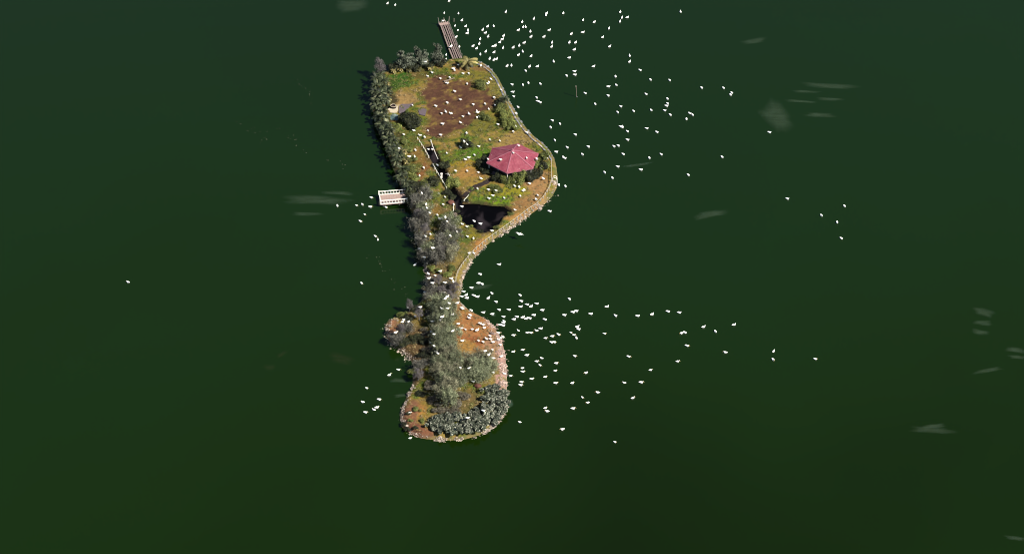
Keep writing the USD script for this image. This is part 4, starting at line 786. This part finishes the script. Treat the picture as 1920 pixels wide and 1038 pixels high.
BL = """831,40 845,88.5 847,86.5 810,105.5 797.5,117 860,122 901.5,124 850,130 852.5,133 810,137 802,143.5 825.5,148 843,146.5 868,138.5 879,139 920.5,149.5 838,157 876,158 914,157.5 916.5,155.5 852.4,172.5 863,187.5 940,170 926.4,184.3 909.7,195.6 887.2,197 928,198 916.3,205.3 934.2,207 894,208.5 895.5,212 894.3,221 898.7,219.8 845.5,214 879.5,214.9 868,219 942.7,224.7 863.7,231 933.6,234.5 967.2,237.7 962.3,248 988,249.8 967.5,214.3 874.7,250.5 870.3,266.6 876,271.7 864,277.3 897.6,275.3 918.6,262.6 937,264.6 889.7,291.5 878.7,296.6 872.7,300 972.4,273.8 962.5,287 938.3,300.4 987.4,296.6 915,299 1006.5,299.2 1026,297.5 982,313.5 1013.2,317.2
816.9,200 838.6,194 828,213.7 836,211 773.4,198 829.6,233.5 776,245.7 802.6,245.5 757,253 787.7,254.7 796,258.2 826,253.9 748.3,279.3 779,282.6 803,279 810.5,279.4 837.5,287.8 766.8,294.8 777.7,294.6 794.6,315.8 820.8,311 854.2,321.3 876,321.3 896.6,323.8 786.7,330 895.5,354.7 791,363 797.3,369 822.4,363.2 834.6,370 850.5,384 865.7,386.5 784,388 799,384.4 831,384.4
902,336 929,335.8 915.6,356.7 930,358.6 923.7,367.6 951.7,339.7 964.6,342.5 965,349.6 973.4,352 980.5,358.4 983,357 975.5,368 992.5,345 1018.5,336.3 1008.2,366.4 1005,375 916.6,373.2 945.4,372 965.7,394.3 889,414 900.5,418.8 866.8,421 875.6,425.8 857,435.4 876.4,444.4 887.7,447.5 922.7,433.4 844.6,443.5
800.3,390.8 806,400 820.2,404 824.6,411.6 830,411 835,408.7 838.4,415.7 835.3,432.4 807,440 787.3,467.7 811.6,466 795.7,483.3 797.7,444 888.4,475 880,475 825.5,509.3 803.6,514.5 815.7,517 804,522.6 810.8,531.6 834,530.7 845.8,523.2 850,529 811,548.6 832,549 838.3,557.3 834.8,560.8 842.3,569.2 857.3,569.4 865.4,577.5 867.7,579.3 839,578.7 829,579.8 788,576.4
778.6,593.9 758,599.9 766.3,603 754.5,604 742,624 829,595.3 824.5,600.5 811.4,603.4 848,590.4 881.4,592 879.7,597.3 859,607.6 849,621.3 858.6,618.7 865,616 872.8,617.8 885.7,617.5 894.4,620 899.6,606.8 905.4,609.7 908.3,615 866.6,639.8 897,639.2 905.6,641.5 918.7,630.5 911.7,635.7 919.5,636.5 924.5,641.8 923.3,656.3 909.8,658.6 916.6,665.8 924.7,672.4 809.4,622.4 813.5,627 808.3,643.8 814,649.4 817.5,659.4 821,663.2 938,647.3 940,668.7 934.8,637 945.7,701
768.4,774 876.8,784 906.3,770.5 863.4,689.7 879.3,690.5 887.6,715.7 924.6,698.6"""
def parse(s): return [tuple(map(float, t_.split(','))) for t_ in s.split()]
rb = np.random.default_rng(99)
SURF = [('pink', None)]
LM = [('pink roof', 961, 297), ('timber jetty end', 832, 40), ('golden palm', 877, 120), ('balustraded jetty', 737, 372), ('lone pole', 1081, 173), ('black pond', 905, 405), ('island waist', 832, 535), ('fallen branches', 876, 677), ('bottom tip', 845, 822), ('small pool', 740, 216), ('rounded point', 726, 615), ('channel top', 800, 265), ('curved wall', 950, 190), ('pipe frame', 1040, 338), ('brown plot', 860, 200), ('shrub belt', 930, 750), ('red rock', 845, 380), ('lower pebble shore', 943, 640), ('slanting algae patch', 1332, 402), ('broad algae patch', 1456, 218)]
WORDS = {}
CLOCK = ['twelve', 'one', 'two', 'three', 'four', 'five', 'six', 'seven', 'eight', 'nine', 'ten', 'eleven']
RANK = ['nearest'] + [w + ' nearest' for w in ORD[1:]]
def sector(px, py):
    nm, lx, ly = min(LM, key=lambda l: math.hypot(px - l[1], py - l[2]))
    return nm, CLOCK[int(round(math.degrees(math.atan2(px - lx, ly - py)) / 30)) % 12], math.hypot(px - lx, py - ly)
def rank_labels(birds):
    """one label for each bird: what it does, its bearing as on a clock face from the nearest landmark, and its rank there"""
    groups = {}
    for i, b in enumerate(birds):
        nm, ck, d = sector(b[0], b[1]); groups.setdefault((nm, ck), []).append((d, i))
    out = {}
    for (nm, ck), v in groups.items():
        for k, (d, i) in enumerate(sorted(v)): out[i] = f"white bird {birds[i][4]}, toward {ck} o'clock from the {nm}, {RANK[k] if len(v) > 1 else 'alone there'}"
    return out
def heading(px, py):
    if py < 130: return math.radians(rb.normal(58, 22))
    if py < 460: return math.radians(rb.normal(-48, 22))
    return math.radians(rb.normal(-8, 26))
PBIRD = {}
all_birds = []
for px, py in parse(BW): all_birds.append((px, py, 'swim'))
for px, py in parse(BL): all_birds.append((px, py, 'stand'))
place = []
for px, py, pose in all_birds:
    z = None; verb = 'swimming'
    if pose == 'swim':
        p = G(px, py + 1.6, 0.0) + np.array([0, 0, -.03])
    else:
        pr = G(px, py + 1.8, PZ + EAVE + .8)
        for _ in range(4):
            zr = roof_z(pr[:2])
            if zr is None: break
            pr = G(px, py + 1.8, zr + .02)
        if roof_z(pr[:2]) is not None: p = pr; verb = 'on the roof'
        elif px < 862 and py < 100: p = G(px, py + 1.8, .70); verb = 'on the jetty'
        else:
            d = ray(px, py + 1.8); best = None
            for c, rad in CROWNS:
                oc = (EYE - c) / rad; dd = d / rad; A_ = dd @ dd; B_ = oc @ dd; C_ = oc @ oc - 1; disc = B_ * B_ - A_ * C_
                if disc > 0:
                    t_ = (-B_ - math.sqrt(disc)) / A_
                    if best is None or t_ < best: best = t_
            if best is not None: p = EYE + d * best; verb = 'perched in foliage'
            else:
                p = Gz(px, py + 1.8); verb = 'on the ground'
                if WET.contains(Point(p[0], p[1])): p = G(px, py + 1.6, .42) + np.array([0, 0, -.03]); pose = 'swim'; verb = 'on black water'
                elif PLOT.contains(Point(p[0], p[1])): verb = 'on bare soil'
    place.append((px, py, pose, p, verb))
# the 320 nearest the camera or most clearly seen are things of their own
far = sorted(range(len(place)), key=lambda i: -np.linalg.norm(place[i][3] - EYE) + (0 if place[i][2] == 'swim' and place[i][0] > 862 else 1e4))
NIND = 300
LABS = rank_labels(place)
stuff = set(far[:max(0, len(place) - NIND)])
for i, (px, py, pose, p, verb) in enumerate(place):
    if i in stuff: continue
    lab = LABS[i]
    grp = 'white birds on the lake' if pose == 'swim' else 'white birds on the island'
    rz = heading(px, py) + (math.pi if rb.random() < .25 else 0); s = rb.uniform(.72, 1.0)
    if pose not in PBIRD:
        o = thing('white_bird', lab, 'bird', p, rz, (s, s, s), grp)
        for nm, mf, mt in bird_parts(pose): obj(nm, mf, M[mt], o, smooth=60)
        PBIRD[pose] = o
    else: thing('white_bird', lab, 'bird', p, rz, (s, s, s), grp, src=PBIRD[pose])
# the one bird on the wing
hf = 1.45; p = G(974.5, 440.3, hf); o = thing('flying_bird', 'white bird flying low over the water below the right shore railing', 'bird', p, math.radians(60))
for nm, mf, mt in bird_parts('fly'): obj(nm, mf, M[mt], o, smooth=60)
# the farthest swimmers, one flock
fb = UsdGeom.PointInstancer.Define(stage, '/World/far_flock')
VV, FF = [], []; o_ = 0
bp = bird_parts('swim'); mm = usdkit.mesh(stage, '/World/far_flock/bird', bp[0][1], M['bird_white'], smooth=60)
fb.CreatePrototypesRel().SetTargets([mm.GetPath()]); ss = sorted(stuff)
fb.CreateProtoIndicesAttr(Vt.IntArray([0] * len(ss))); fb.CreatePositionsAttr(Vt.Vec3fArray([Gf.Vec3f(*map(float, place[i][3])) for i in ss]))
qs = []
for i in ss:
    a = heading(place[i][0], place[i][1]) / 2; qs.append(Gf.Quath(math.cos(a), 0, 0, math.sin(a)))
fb.CreateOrientationsAttr(Vt.QuathArray(qs))
setd(fb.GetPrim(), 'farthest white birds of the flock on the water right of the timber jetty', 'birds', None, 'stuff')
print('birds', len(place), 'as stuff', len(ss))
